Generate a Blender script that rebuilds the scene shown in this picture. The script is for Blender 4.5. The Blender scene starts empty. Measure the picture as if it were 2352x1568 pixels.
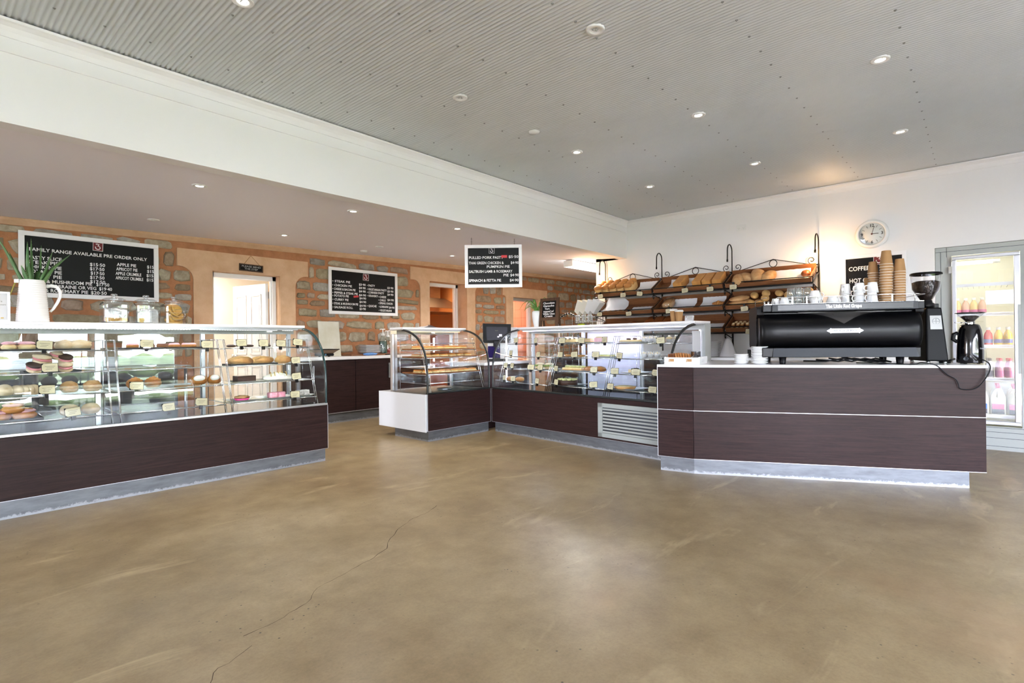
import bpy, bmesh, math, random
from mathutils import Vector, Matrix, noise
R = random.Random(7)
scene = bpy.context.scene
C = scene.collection
PI = math.pi

# ---------------------------------------------------------------- camera
FPX, RHO, YAW = 1231.0, math.atan(.0108), math.atan(1078 / 1231.0)
fd = Vector((math.cos(YAW), math.sin(YAW), 0)); rt = Vector((math.sin(YAW), -math.cos(YAW), 0)); up = Vector((0, 0, 1))
cx = rt * math.cos(RHO) - up * math.sin(RHO); cy = rt * math.sin(RHO) + up * math.cos(RHO)
cam = bpy.data.objects.new('camera', bpy.data.cameras.new('camera')); C.objects.link(cam)
cam.matrix_world = Matrix(((cx.x, cy.x, -fd.x, 0), (cx.y, cy.y, -fd.y, 0), (cx.z, cy.z, -fd.z, 1.18), (0, 0, 0, 1)))
cam.data.sensor_width = 36; cam.data.sensor_fit = 'HORIZONTAL'; cam.data.lens = FPX / 2352 * 36
cam.data.clip_start = .05; cam.data.clip_end = 300
scene.camera = cam

# ---------------------------------------------------------------- world, sun, exposure
SKY_STRENGTH, SUN_STRENGTH, EXPOSURE = 35.0, 5.0, 0.72
w = bpy.data.worlds.new('sky'); scene.world = w; w.use_nodes = True
n = w.node_tree.nodes; l = w.node_tree.links
bg = n['Background']; tc = n.new('ShaderNodeTexCoord'); sp = n.new('ShaderNodeSeparateXYZ'); rp = n.new('ShaderNodeValToRGB')
l.new(tc.outputs['Generated'], sp.inputs[0]); l.new(sp.outputs['Z'], rp.inputs[0]); l.new(rp.outputs[0], bg.inputs[0])
rp.color_ramp.elements[0].position = 0.0; rp.color_ramp.elements[0].color = (.89, .92, 1, 1)
rp.color_ramp.elements[1].position = .6; rp.color_ramp.elements[1].color = (.62, .71, 1, 1)
bg.inputs[1].default_value = SKY_STRENGTH
sun = bpy.data.objects.new('sun', bpy.data.lights.new('sun', 'SUN')); C.objects.link(sun)
sun.data.energy = SUN_STRENGTH; sun.data.angle = .01; sun.rotation_euler = (math.radians(-42), math.radians(14), 0); sun.data.color = (1, .95, .86)
vs = scene.view_settings
vs.view_transform = 'Standard'; vs.look = 'None'; vs.exposure = EXPOSURE; vs.gamma = 1; vs.use_curve_mapping = False
scene.cycles.max_bounces = 10; scene.cycles.diffuse_bounces = 5; scene.cycles.glossy_bounces = 5
scene.cycles.transparent_max_bounces = 32; scene.cycles.transmission_bounces = 8
scene.cycles.caustics_reflective = False; scene.cycles.caustics_refractive = False
scene.cycles.sample_clamp_indirect = 25; scene.cycles.use_denoising = True

def light(name, kind, loc, energy, color=(1, 1, 1), parent=None, rot=(0, 0, 0), **kw):
    o = bpy.data.objects.new(name, bpy.data.lights.new(name, kind)); C.objects.link(o)
    o.location = loc; o.rotation_euler = rot; o.data.energy = energy; o.data.color = color; o.parent = parent
    for k, v in kw.items(): setattr(o.data, k, v)
    return o

# ---------------------------------------------------------------- materials
def srgb(c):
    return tuple((v / 255 / 12.92 if v <= 10 else ((v / 255 + .055) / 1.055) ** 2.4) for v in c) + (1,)
MATS = {}
def mat(name, col, rough=.5, metal=0.0, var=None, vscale=8, stretch=(1, 1, 1), bump=0, bscale=40, emit=0, coat=0, spec=.5, trans=0, ior=1.45):
    """Principled material; var = second colour mixed in by noise."""
    m = bpy.data.materials.new(name); m.use_nodes = True; MATS[name] = m
    N = m.node_tree.nodes; L = m.node_tree.links; b = N['Principled BSDF']
    c = srgb(col)
    b.inputs['Base Color'].default_value = c; b.inputs['Roughness'].default_value = rough; b.inputs['Metallic'].default_value = metal
    b.inputs['Specular IOR Level'].default_value = spec; b.inputs['Coat Weight'].default_value = coat; b.inputs['Coat Roughness'].default_value = .1
    b.inputs['Transmission Weight'].default_value = trans; b.inputs['IOR'].default_value = ior
    if emit: b.inputs['Emission Color'].default_value = c; b.inputs['Emission Strength'].default_value = emit
    if var or bump:
        t = N.new('ShaderNodeTexCoord'); mp = N.new('ShaderNodeMapping'); mp.inputs['Scale'].default_value = stretch
        L.new(t.outputs['Object'], mp.inputs[0])
    if var:
        x = N.new('ShaderNodeTexNoise'); x.inputs['Scale'].default_value = vscale; x.inputs['Detail'].default_value = 6; x.inputs['Roughness'].default_value = .65
        L.new(mp.outputs[0], x.inputs['Vector'])
        r = N.new('ShaderNodeValToRGB'); r.color_ramp.elements[0].position = .32; r.color_ramp.elements[1].position = .68
        r.color_ramp.elements[0].color = c; r.color_ramp.elements[1].color = srgb(var)
        L.new(x.outputs['Fac'], r.inputs[0]); L.new(r.outputs[0], b.inputs['Base Color'])
    if bump:
        y = N.new('ShaderNodeTexNoise'); y.inputs['Scale'].default_value = bscale; y.inputs['Detail'].default_value = 5
        L.new(mp.outputs[0], y.inputs['Vector'])
        q = N.new('ShaderNodeBump'); q.inputs['Strength'].default_value = bump; q.inputs['Distance'].default_value = .01
        L.new(y.outputs['Fac'], q.inputs['Height']); L.new(q.outputs[0], b.inputs['Normal'])
    return m
def glass(name, tint=(1, 1, 1), base=.05, peak=1.0, rough=0.0):
    """Thin pane: clear, with a mirror share that grows towards grazing angles."""
    m = bpy.data.materials.new(name); m.use_nodes = True; MATS[name] = m
    N = m.node_tree.nodes; L = m.node_tree.links; N.remove(N['Principled BSDF'])
    lw = N.new('ShaderNodeLayerWeight'); lw.inputs[0].default_value = .5
    p = N.new('ShaderNodeMath'); p.operation = 'POWER'; p.inputs[1].default_value = 4.0; L.new(lw.outputs['Facing'], p.inputs[0])
    q = N.new('ShaderNodeMapRange'); q.inputs['To Min'].default_value = base; q.inputs['To Max'].default_value = peak; L.new(p.outputs[0], q.inputs[0])
    t = N.new('ShaderNodeBsdfTransparent'); t.inputs[0].default_value = tint + (1,)
    g = N.new('ShaderNodeBsdfGlossy'); g.inputs['Roughness'].default_value = rough; g.inputs[0].default_value = (.95, .98, 1, 1)
    x = N.new('ShaderNodeMixShader'); L.new(q.outputs[0], x.inputs[0]); L.new(t.outputs[0], x.inputs[1]); L.new(g.outputs[0], x.inputs[2])
    L.new(x.outputs[0], N['Material Output'].inputs[0]); return m

white_paint = mat('white wall paint', (232, 231, 231), .6, bump=.03, bscale=90)
grey_paint = mat('pale ceiling paint', (240, 238, 244), .7, bump=.03, bscale=60)
render = mat('buff lime render', (216, 182, 150), .8, var=(200, 162, 128), vscale=5, bump=.15, bscale=50)
mortar = mat('orange mortar', (184, 130, 92), .9, var=(160, 110, 76), vscale=9, bump=.6, bscale=45)
wood = mat('dark wenge laminate', (66, 45, 42), .38, spec=.16)
def grain(m, dark, light_):
    """Horizontal flame grain for the laminate panels."""
    N = m.node_tree.nodes; L = m.node_tree.links; b = N['Principled BSDF']
    t = N.new('ShaderNodeTexCoord'); mp = N.new('ShaderNodeMapping'); mp.inputs['Scale'].default_value = (.9, .9, 26)
    x = N.new('ShaderNodeTexNoise'); x.inputs['Scale'].default_value = 3.2; x.inputs['Detail'].default_value = 9; x.inputs['Roughness'].default_value = .7; x.inputs['Distortion'].default_value = .6
    mp2 = N.new('ShaderNodeMapping'); mp2.inputs['Scale'].default_value = (6, 6, 160)
    y = N.new('ShaderNodeTexNoise'); y.inputs['Scale'].default_value = 4; y.inputs['Detail'].default_value = 4
    L.new(t.outputs['Object'], mp.inputs[0]); L.new(mp.outputs[0], x.inputs['Vector']); L.new(t.outputs['Object'], mp2.inputs[0]); L.new(mp2.outputs[0], y.inputs['Vector'])
    a = N.new('ShaderNodeMath'); a.operation = 'MULTIPLY_ADD'; a.inputs[1].default_value = .35
    L.new(y.outputs['Fac'], a.inputs[0]); L.new(x.outputs['Fac'], a.inputs[2])
    r = N.new('ShaderNodeValToRGB'); e = r.color_ramp.elements; e[0].position = .45; e[0].color = srgb(dark); e[1].position = .85; e[1].color = srgb(light_)
    L.new(a.outputs[0], r.inputs[0]); L.new(r.outputs[0], b.inputs['Base Color'])
grain(wood, (27, 17, 18), (54, 37, 36))
steel = mat('brushed stainless steel', (178, 182, 186), .32, 1.0, var=(150, 155, 160), vscale=6, stretch=(1, 1, 18))
steel_worn = mat('scuffed stainless kickplate', (122, 125, 130), .5, .75, var=(100, 103, 108), vscale=5, stretch=(1, 1, 5), bump=.05)
def scuffs(m):
    """White scuff marks and mop splashes along the bottom few centimetres."""
    N = m.node_tree.nodes; L = m.node_tree.links; b = N['Principled BSDF']; old = b.inputs['Base Color'].links[0].from_socket
    t = N.new('ShaderNodeNewGeometry'); sp = N.new('ShaderNodeSeparateXYZ'); L.new(t.outputs['Position'], sp.inputs[0])
    x = N.new('ShaderNodeTexNoise'); x.inputs['Scale'].default_value = 26; x.inputs['Detail'].default_value = 8; x.inputs['Roughness'].default_value = .8; L.new(t.outputs['Position'], x.inputs['Vector'])
    a = N.new('ShaderNodeMath'); a.operation = 'MULTIPLY_ADD'; a.inputs[1].default_value = -11; a.inputs[2].default_value = .36; L.new(sp.outputs['Z'], a.inputs[0])
    c = N.new('ShaderNodeMath'); c.operation = 'ADD'; L.new(a.outputs[0], c.inputs[0]); L.new(x.outputs['Fac'], c.inputs[1])
    r = N.new('ShaderNodeValToRGB'); r.color_ramp.elements[0].position = .58; r.color_ramp.elements[1].position = .70; L.new(c.outputs[0], r.inputs[0])
    mx = N.new('ShaderNodeMix'); mx.data_type = 'RGBA'; L.new(r.outputs[0], mx.inputs[0]); L.new(old, mx.inputs[6]); mx.inputs[7].default_value = srgb((158, 161, 166)); L.new(mx.outputs[2], b.inputs['Base Color'])
scuffs(steel_worn)
chrome = mat('chrome wire', (225, 226, 228), .12, 1.0)
alu = mat('satin aluminium', (206, 209, 214), .3, .8)
alu_dark = mat('dark gasket', (26, 30, 30), .35)
white_lam = mat('white laminate', (232, 233, 235), .25, coat=.2)
white_gloss = mat('white glazed china', (238, 239, 240), .12, coat=.5)
white_plastic = mat('white plastic', (228, 229, 228), .35)
grey_plastic = mat('pale grey enamel', (176, 181, 178), .4)
black_plastic = mat('black plastic', (11, 11, 14), .42, spec=.25)
black_satin = mat('black satin enamel', (8, 8, 10), .30, spec=.22)
black_gloss = mat('black gloss enamel', (10, 10, 13), .08, coat=.6)
iron = mat('black wrought iron', (24, 21, 21), .45, .4)
dark_metal = mat('graphite metal', (72, 76, 82), .38, .7)
clear = glass('clear pane', base=.05)
clear_case = glass('display case glass', tint=(.95, .985, .98), base=.05, peak=.40)
clear_shelf = glass('glass shelf', tint=(.88, .94, .93), base=.07)
window_glass = glass('window pane', base=.03, peak=.6)
chalk_black = mat('chalkboard black', (10, 10, 11), .5, spec=.25)
chalk = mat('white chalk ink', (236, 236, 236), .8)
chalk_red = mat('dark red chalk', (112, 42, 46), .8)
sticker_red = mat('red sold sticker', (212, 62, 66), .6)
frame_white = mat('white painted frame', (236, 236, 238), .4)
oak = mat('brown timber frame', (92, 64, 44), .55, var=(68, 46, 30), vscale=6, stretch=(8, 8, 1))
tray_wood = mat('oiled tray timber', (136, 88, 54), .5, var=(108, 66, 38), vscale=4, stretch=(10, 1.5, 10))
paper = mat('white baking paper', (222, 222, 226), .7, bump=.15, bscale=12)
tag_cream = mat('cream card', (206, 196, 164), .7)
ink = mat('grey print', (120, 112, 96), .8)
kraft = mat('kraft paper', (176, 136, 92), .75, var=(164, 124, 82), vscale=5)
rim_white = mat('rolled paper rim', (228, 220, 208), .6)
beans = mat('roasted coffee beans', (44, 26, 18), .45, var=(22, 13, 9), vscale=60, bump=.8, bscale=70)
black_tray = mat('black baking tray', (34, 35, 38), .5)
pinktile = mat('pink wall tile', (224, 168, 140), .35)
grout = mat('tile grout', (196, 140, 116), .8)
cream_wall = mat('cream wall', (248, 243, 230), .7)
kitchen_wall = mat('warm kitchen wall', (226, 164, 110), .6)
glow = lambda name, col, s: mat(name, col, .5, emit=s)
lamp_white = glow('lit lamp lens', (255, 250, 242), 7)
led_white = glow('lit white strip', (250, 250, 255), 1.6)
led_violet = glow('lit violet white tube', (222, 214, 255), 3.2)
bulb_warm = glow('lit halogen bulb', (255, 208, 150), 25)
tube_white = glow('lit fluorescent tube', (255, 253, 246), 7)
# ---------------------------------------------------------------- mesh helpers
class MB:
    """Collects shapes and links them as ONE mesh object."""
    def __init__(s): s.v = []; s.f = []; s.m = []; s.sm = []
    def add(s, verts, faces, mi=0, smooth=False, M=None):
        k = len(s.v)
        s.v += [tuple(M @ Vector(p)) if M is not None else tuple(p) for p in verts]
        for f in faces: s.f.append([i + k for i in f]); s.m.append(mi); s.sm.append(smooth)
        return s
    def box(s, x0, y0, z0, x1, y1, z1, mi=0, M=None):
        v = [(x, y, z) for z in (z0, z1) for y in (y0, y1) for x in (x0, x1)]
        return s.add(v, [(0, 2, 3, 1), (4, 5, 7, 6), (0, 1, 5, 4), (2, 6, 7, 3), (0, 4, 6, 2), (1, 3, 7, 5)], mi, False, M)
    def cbox(s, c, d, mi=0, M=None):
        return s.box(c[0] - d[0] / 2, c[1] - d[1] / 2, c[2] - d[2] / 2, c[0] + d[0] / 2, c[1] + d[1] / 2, c[2] + d[2] / 2, mi, M)
    def lathe(s, prof, n=20, mi=0, M=None, smooth=True, ring=2 * PI):
        """prof: (r, z) list; r = 0 closes."""
        v = []; f = []
        for r, z in prof:
            for i in range(n): a = ring * i / n; v.append((r * math.cos(a), r * math.sin(a), z))
        for j in range(len(prof) - 1):
            for i in range(n):
                k = (i + 1) % n; f.append((j * n + i, j * n + k, (j + 1) * n + k, (j + 1) * n + i))
        return s.add(v, f, mi, smooth, M)
    def tube(s, pts, r, n=6, mi=0, closed=False, M=None, smooth=True):
        P = [Vector(p) for p in pts]; v = []; f = []; k = len(P); pn = None
        for i, p in enumerate(P):
            a = P[i - 1] if (i or closed) else p; b = P[(i + 1) % k] if (i < k - 1 or closed) else p
            t = (b - a).normalized()
            if pn is None: pn = t.orthogonal().normalized()
            pn = (pn - t * pn.dot(t)); pn = pn.normalized() if pn.length > 1e-6 else t.orthogonal().normalized()
            bn = t.cross(pn); rr = r[i] if isinstance(r, (list, tuple)) else r
            for j in range(n): q = 2 * PI * j / n; v.append(p + pn * rr * math.cos(q) + bn * rr * math.sin(q))
        for i in range(k if closed else k - 1):
            for j in range(n):
                a, b = i * n + j, i * n + (j + 1) % n; c, d = ((i + 1) % k) * n + (j + 1) % n, ((i + 1) % k) * n + j
                f.append((a, b, c, d))
        if not closed: f.append(tuple(range(n - 1, -1, -1))); f.append(tuple((k - 1) * n + j for j in range(n)))
        return s.add(v, f, mi, smooth, M)
    def prism(s, poly, h0, h1, axis='z', mi=0, M=None, smooth=False):
        """poly (a, b) extruded along axis: z -> (a, b, h), x -> (h, a, b), y -> (a, h, b)."""
        g = {'z': lambda a, b, h: (a, b, h), 'x': lambda a, b, h: (h, a, b), 'y': lambda a, b, h: (a, h, b)}[axis]
        k = len(poly); v = [g(a, b, h0) for a, b in poly] + [g(a, b, h1) for a, b in poly]
        s.add(v, [(i, (i + 1) % k, k + (i + 1) % k, k + i) for i in range(k)], mi, smooth, M)
        return s.add(v, [tuple(range(k - 1, -1, -1)), tuple(range(k, 2 * k))], mi, False, M)
    def sheet(s, prof, u0, u1, mi=0, axis='x', smooth=True):
        k = len(prof); v = [(u0, a, b) for a, b in prof] + [(u1, a, b) for a, b in prof]
        return s.add(v, [(i, i + 1, k + i + 1, k + i) for i in range(k - 1)], mi, smooth)
    def blob(s, d, mi=0, M=None, nu=14, nv=9, e=1.0, flat=.0, jag=0, freq=3, seed=0):
        """Superellipsoid of size d on the ground z = 0; e < 1 boxier; flat cuts the underside; jag adds lumps."""
        sg = lambda x, p: math.copysign(abs(x) ** p, x)
        v = []; f = []
        for j in range(nv + 1):
            th = -PI / 2 + PI * j / nv
            for i in range(nu):
                ph = 2 * PI * i / nu
                p = Vector((sg(math.cos(th), e) * sg(math.cos(ph), e), sg(math.cos(th), e) * sg(math.sin(ph), e), sg(math.sin(th), e)))
                if jag: p *= 1 + jag * noise.noise(p * freq + Vector((seed * 7.3, seed * 1.7, 0)))
                z = p.z
                if z < -1 + 2 * flat: z = -1 + 2 * flat
                v.append((p.x * d[0] / 2, p.y * d[1] / 2, (z + 1 - 2 * flat) / (2 - 2 * flat) * d[2]))
        for j in range(nv):
            for i in range(nu):
                k = (i + 1) % nu; f.append((j * nu + i, j * nu + k, (j + 1) * nu + k, (j + 1) * nu + i))
        return s.add(v, f, mi, True, M)
    def mesh(s, name, mats):
        me = bpy.data.meshes.new(name); me.from_pydata([tuple(p) for p in s.v], [], s.f)
        for m in (mats if isinstance(mats, (list, tuple)) else [mats]): me.materials.append(m)
        for p, mi, sm in zip(me.polygons, s.m, s.sm): p.material_index = mi; p.use_smooth = sm
        bm = bmesh.new(); bm.from_mesh(me)
        bmesh.ops.dissolve_degenerate(bm, dist=1e-6, edges=bm.edges); bmesh.ops.recalc_face_normals(bm, faces=bm.faces); bm.to_mesh(me); bm.free()
        return me
    def build(s, name, mats, parent=None, loc=(0, 0, 0), rot=(0, 0, 0), bev=0, label=None):
        o = bpy.data.objects.new(name, s.mesh(name, mats)); C.objects.link(o)
        o.parent = parent; o.location = loc; o.rotation_euler = rot
        if bev:
            b = o.modifiers.new('bevel', 'BEVEL'); b.width = bev; b.segments = 2; b.limit_method = 'ANGLE'; b.angle_limit = .6
        if label: o['label'] = label
        return o
def B(*a): return MB().box(*a)
def TR(x, y, z, rz=0, rx=0, ry=0, s=1):
    return Matrix.Translation((x, y, z)) @ Matrix.Rotation(rz, 4, 'Z') @ Matrix.Rotation(ry, 4, 'Y') @ Matrix.Rotation(rx, 4, 'X') @ Matrix.Scale(s, 4)
def tag(o, label, cat, group=None):
    o['label'] = label; o['category'] = cat
    if group: o['group'] = group
    return o
def thing(name, label, cat, loc=(0, 0, 0), rz=0, group=None, rot=None):
    o = bpy.data.objects.new(name, None); C.objects.link(o); o.empty_display_size = .05
    o.location = loc; o.rotation_euler = rot if rot else (0, 0, rz)
    return tag(o, label, cat, group)
def struct(mb, name, mats, parent=None, **k):
    o = mb.build(name, mats, parent, **k); o['kind'] = 'structure'; return o
def dup(o, parent=None, loc=None, rot=None, label=None, group=None):
    """A copy of a thing with copies of its parts and sub-parts (mesh data shared)."""
    c = o.copy(); C.objects.link(c)
    if parent is not None: c.parent = parent
    if loc is not None: c.location = loc
    if rot is not None: c.rotation_euler = rot
    if label: c['label'] = label
    if group: c['group'] = group
    for ch in list(o.children): dup(ch, c)
    return c
TEXTS = []
def text(body, size, parent, loc, m, width=None, rot=(PI / 2, 0, 0), align='LEFT', fat=0, name='lettering', label=None, shear=0):
    cu = bpy.data.curves.new(name, 'FONT'); cu.body = body; cu.size = size; cu.align_x = align; cu.align_y = 'CENTER'; cu.offset = fat; cu.extrude = .0006; cu.shear = shear
    cu.resolution_u = 2; cu.materials.append(m)
    o = bpy.data.objects.new(name, cu); C.objects.link(o); o.parent = parent; o.location = loc; o.rotation_euler = rot
    if label: o['label'] = label
    if width: TEXTS.append((o, width))
    return o
class Frame:
    """Plan frame of a cabinet: u along its front, v into its depth, z up."""
    def __init__(s, x, y, ang): s.o = Vector((x, y, 0)); s.a = ang; s.M = Matrix.Translation(s.o) @ Matrix.Rotation(ang, 4, 'Z')
    def at(s, u, v, z=0): return s.M @ Vector((u, v, z))
LEFT = Frame(2.83, 4.953, math.atan2(-.0209, .9998)); CORN = Frame(4.09, 4.914, math.atan2(-.025, .9997))
LONG = Frame(5.144, 4.87, math.atan2(-.9942, -.108)); CNT = Frame(4.575, 1.9, math.atan2(-.903, .43))
XW, YB, ZC, YS = 7.461, 4.139, 3.027, 7.80          # right wall, beam face, main ceiling, stone wall

# ---------------------------------------------------------------- floor
fm = mat('polished concrete', (150, 128, 102), .3, spec=.5)
def concrete(m):
    N = m.node_tree.nodes; L = m.node_tree.links; b = N['Principled BSDF']; t = N.new('ShaderNodeTexCoord')
    def nz(s, d=6, r=.6, st=(1, 1, 1), dist=0):
        mp = N.new('ShaderNodeMapping'); mp.inputs['Scale'].default_value = st; L.new(t.outputs['Object'], mp.inputs[0])
        x = N.new('ShaderNodeTexNoise'); x.inputs['Scale'].default_value = s; x.inputs['Detail'].default_value = d; x.inputs['Roughness'].default_value = r; x.inputs['Distortion'].default_value = dist
        L.new(mp.outputs[0], x.inputs['Vector']); return x.outputs['Fac']
    def ramp(f, stops):
        r = N.new('ShaderNodeValToRGB'); e = r.color_ramp.elements
        for i, (p, c) in enumerate(stops):
            q = e[i] if i < 2 else e.new(p); q.position = p; q.color = srgb(c) if max(c) > 2 else tuple(c) + (1,)
        L.new(f, r.inputs[0]); return r.outputs[0]
    def mix(f, a, bb, mode='MIX'):
        x = N.new('ShaderNodeMix'); x.data_type = 'RGBA'; x.blend_type = mode
        if isinstance(f, float): x.inputs[0].default_value = f
        else: L.new(f, x.inputs[0])
        for i, q in ((6, a), (7, bb)):
            if isinstance(q, tuple): x.inputs[i].default_value = q
            else: L.new(q, x.inputs[i])
        return x.outputs[2]
    base = ramp(nz(.9, 8, .62, dist=.3), [(.30, (126, 107, 78)), (.72, (160, 143, 113)), (.5, (143, 125, 94))])
    mott = ramp(nz(5, 8, .7), [(.28, (.70, .67, .62)), (.64, (1.07, 1.07, 1.06))])
    c = mix(1.0, base, mott, 'MULTIPLY')
    fine = ramp(nz(70, 4, .7), [(.36, (.90, .89, .87)), (.58, (1.02, 1.02, 1.02))])
    c = mix(1.0, c, fine, 'MULTIPLY')
    cream = ramp(nz(1.1, 4, .6, (1.0, 3.2, 1), .8), [(.60, (0, 0, 0)), (.72, (.3, .3, .3))])  # pale streaks in the colour stand in for low sunlight on the floor
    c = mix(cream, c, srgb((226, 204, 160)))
    dark = ramp(nz(.55, 5, .6, dist=.5), [(.56, (0, 0, 0)), (.74, (.5, .5, .5))])
    c = mix(dark, c, srgb((150, 120, 88)))
    v = N.new('ShaderNodeTexVoronoi'); v.inputs['Scale'].default_value = 30; L.new(t.outputs['Object'], v.inputs['Vector'])
    sp_ = ramp(v.outputs['Distance'], [(.10, (1, 1, 1)), (.17, (0, 0, 0))])
    msk = ramp(nz(1.4, 5, .7), [(.49, (0, 0, 0)), (.60, (1, 1, 1))])
    gate = ramp(v.outputs['Color'], [(.55, (0, 0, 0)), (.6, (1, 1, 1))])
    c = mix(mix(1.0, mix(1.0, sp_, msk, 'MULTIPLY'), gate, 'MULTIPLY'), c, srgb((58, 46, 36)))
    L.new(c, b.inputs['Base Color'])
    rr = N.new('ShaderNodeMapRange'); rr.inputs['To Min'].default_value = .26; rr.inputs['To Max'].default_value = .42
    L.new(nz(2.2, 6), rr.inputs[0]); L.new(rr.outputs[0], b.inputs['Roughness'])
    bp = N.new('ShaderNodeBump'); bp.inputs['Strength'].default_value = .05; bp.inputs['Distance'].default_value = .01; L.new(nz(30, 4), bp.inputs['Height']); L.new(bp.outputs[0], b.inputs['Normal'])
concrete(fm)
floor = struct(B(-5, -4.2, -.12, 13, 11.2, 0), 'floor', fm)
crack_m = mat('crack', (70, 54, 40), .9)
def crack(pts, wd):
    mb = MB(); v = []
    fine = []
    for a, b in zip(pts, pts[1:]):
        k = max(2, int(math.dist(a, b) / .035))
        for i in range(k): q = i / k; fine.append((a[0] + (b[0] - a[0]) * q + R.uniform(-.006, .006), a[1] + (b[1] - a[1]) * q + R.uniform(-.006, .006)))
    for i, p in enumerate(fine):
        q = fine[min(i + 1, len(fine) - 1)]; o = fine[max(i - 1, 0)]; d = Vector((q[0] - o[0], q[1] - o[1])).normalized(); h = wd * R.uniform(.3, 1)
        v += [(p[0] - d.y * h, p[1] + d.x * h, .0006), (p[0] + d.y * h, p[1] - d.x * h, .0006)]
    mb.add(v, [(2 * i, 2 * i + 1, 2 * i + 3, 2 * i + 2) for i in range(len(fine) - 1)])
    mb.build('crack', crack_m, floor)
crack([(2.553, 2.978), (2.42, 2.906), (2.218, 2.866), (2.103, 2.808), (1.919, 2.677), (1.829, 2.574), (1.708, 2.526), (1.555, 2.481), (1.444, 2.452), (1.321, 2.421), (1.211, 2.317), (1.154, 2.305), (1.056, 2.265), (.933, 2.253), (.885, 2.26)], .0022)
crack([(.9, 2.16), (.79, 2.11), (.733, 2.09), (.679, 1.98), (.6, 1.9)], .0016)
crack([(5.42, .03), (5.6, -.2), (5.9, -.42)], .002)

# ---------------------------------------------------------------- main room shell
cm = mat('zincalume mini orb sheet', (206, 210, 211), .42, .2, var=(198, 202, 204), vscale=.6)
mb = MB(); pitch = .0287; k = int((XW + 5) / (pitch / 6)) + 1; v = []
for i in range(k):
    x = -5 + i * pitch / 6; z = ZC + .0042 * math.sin(2 * PI * i / 6)
    v += [(x, -4.2, z), (x, YB + .01, z)]
mb.add(v, [(2 * i, 2 * i + 1, 2 * i + 3, 2 * i + 2) for i in range(k - 1)], 0, True)
ceiling = struct(mb, 'ceiling', cm)
mb = MB()
for y in (4.08, 3.79, 3.14, 2.44, 1.75, 1.05, .35, -.35, -1.05):
    for i in range(-22, 33):
        x = .507 + i * .2245 + (.06 if int(y * 10) % 2 else 0)
        if -4.5 < x < 7.35: mb.lathe([(0, -.006), (.005, -.005), (.0055, -.0008), (.009, 0)], 6, 0, TR(x, y, ZC - .0035))
o = mb.build('screws', mat('grey screw head', (146, 148, 148), .4, .4), ceiling); o['kind'] = 'stuff'
struct(B(-5, -4.2, ZC + .05, XW + .2, YB + .3, ZC + .15), 'roof', grey_plastic)
# wall on the right: the fridge opening is cut out
mb = MB(); FY0, FY1, FZ1 = -.86, .375, 2.149
mb.box(XW, FY1, 0, XW + .15, 4.70, ZC + .05).box(XW, FY0, FZ1, XW + .15, FY1, ZC + .05).box(XW, -4.2, 0, XW + .15, FY0, ZC + .05)
wall_right = struct(mb, 'wall_right', white_paint)
struct(B(XW + .0, YB + .13, 2.45, XW + .15, 4.70, 2.62), 'wall_head', white_paint)
struct(B(XW - .004, 4.50, 0, XW, 4.508, 2.45), 'trim_1', grey_plastic)
# beam over the counters
beam = struct(B(-5, YB, 2.449, XW, YB + .13, ZC + .05), 'beam', white_paint)
struct(B(-5, YB - .012, 2.845, XW - .02, YB, 2.905), 'trim_2', white_paint)
mb = MB(); cov = [(0, 0), (-.008, 0), (-.012, .012), (-.016, .03), (-.03, .052), (-.05, .066), (-.062, .072), (-.066, .086), (0, .086)]
mb.prism([(YB + a, ZC - .094 + b) for a, b in cov], -5, XW - .0, 'x'); struct(mb, 'trim_3', white_paint)
mb = MB(); mb.prism([(XW + a, ZC - .094 + b) for a, b in cov], -4.2, YB, 'y'); struct(mb, 'trim_4', white_paint)

# ---------------------------------------------------------------- back of the shop: low ceiling and stone wall
lowz = lambda x, y: 2.47 + (y - 4.27) / 3.53 * (2.545 + .021 * max(x, -2) - 2.47)
mb = MB(); xs = [-5, -2, 0, 2, 4, 6, 7.3, 9, 11, 12.8]; ys = [YB + .12, 5, 6, 7, 7.86]
mb.add([(x, y, lowz(x, y)) for y in ys for x in xs], [(j * 10 + i, j * 10 + i + 1, j * 10 + 11 + i, j * 10 + 10 + i) for j in range(4) for i in range(9)], 0, True)
ceiling2 = struct(mb, 'ceiling', grey_paint)
struct(B(-5, YB + .15, 2.95, 13, 11.2, 3.02), 'roof', grey_plastic)
DOORS = [(2.78, 3.70, 2.178), (6.554, 7.524, 2.345), (8.94, 9.82, 2.165)]
mb = MB(); px = -5
for a, b, t in DOORS: mb.box(px, YS, 0, a, YS + .35, 2.9); mb.box(a, YS, t, b, YS + .35, 2.9); px = b
mb.box(px, YS, 0, 12.8, YS + .35, 2.9)
wall_back = struct(mb, 'wall_back', mortar)
struct(B(12.7, 4.2, 0, 12.8, YS, 2.9), 'wall_far', cream_wall)
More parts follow.
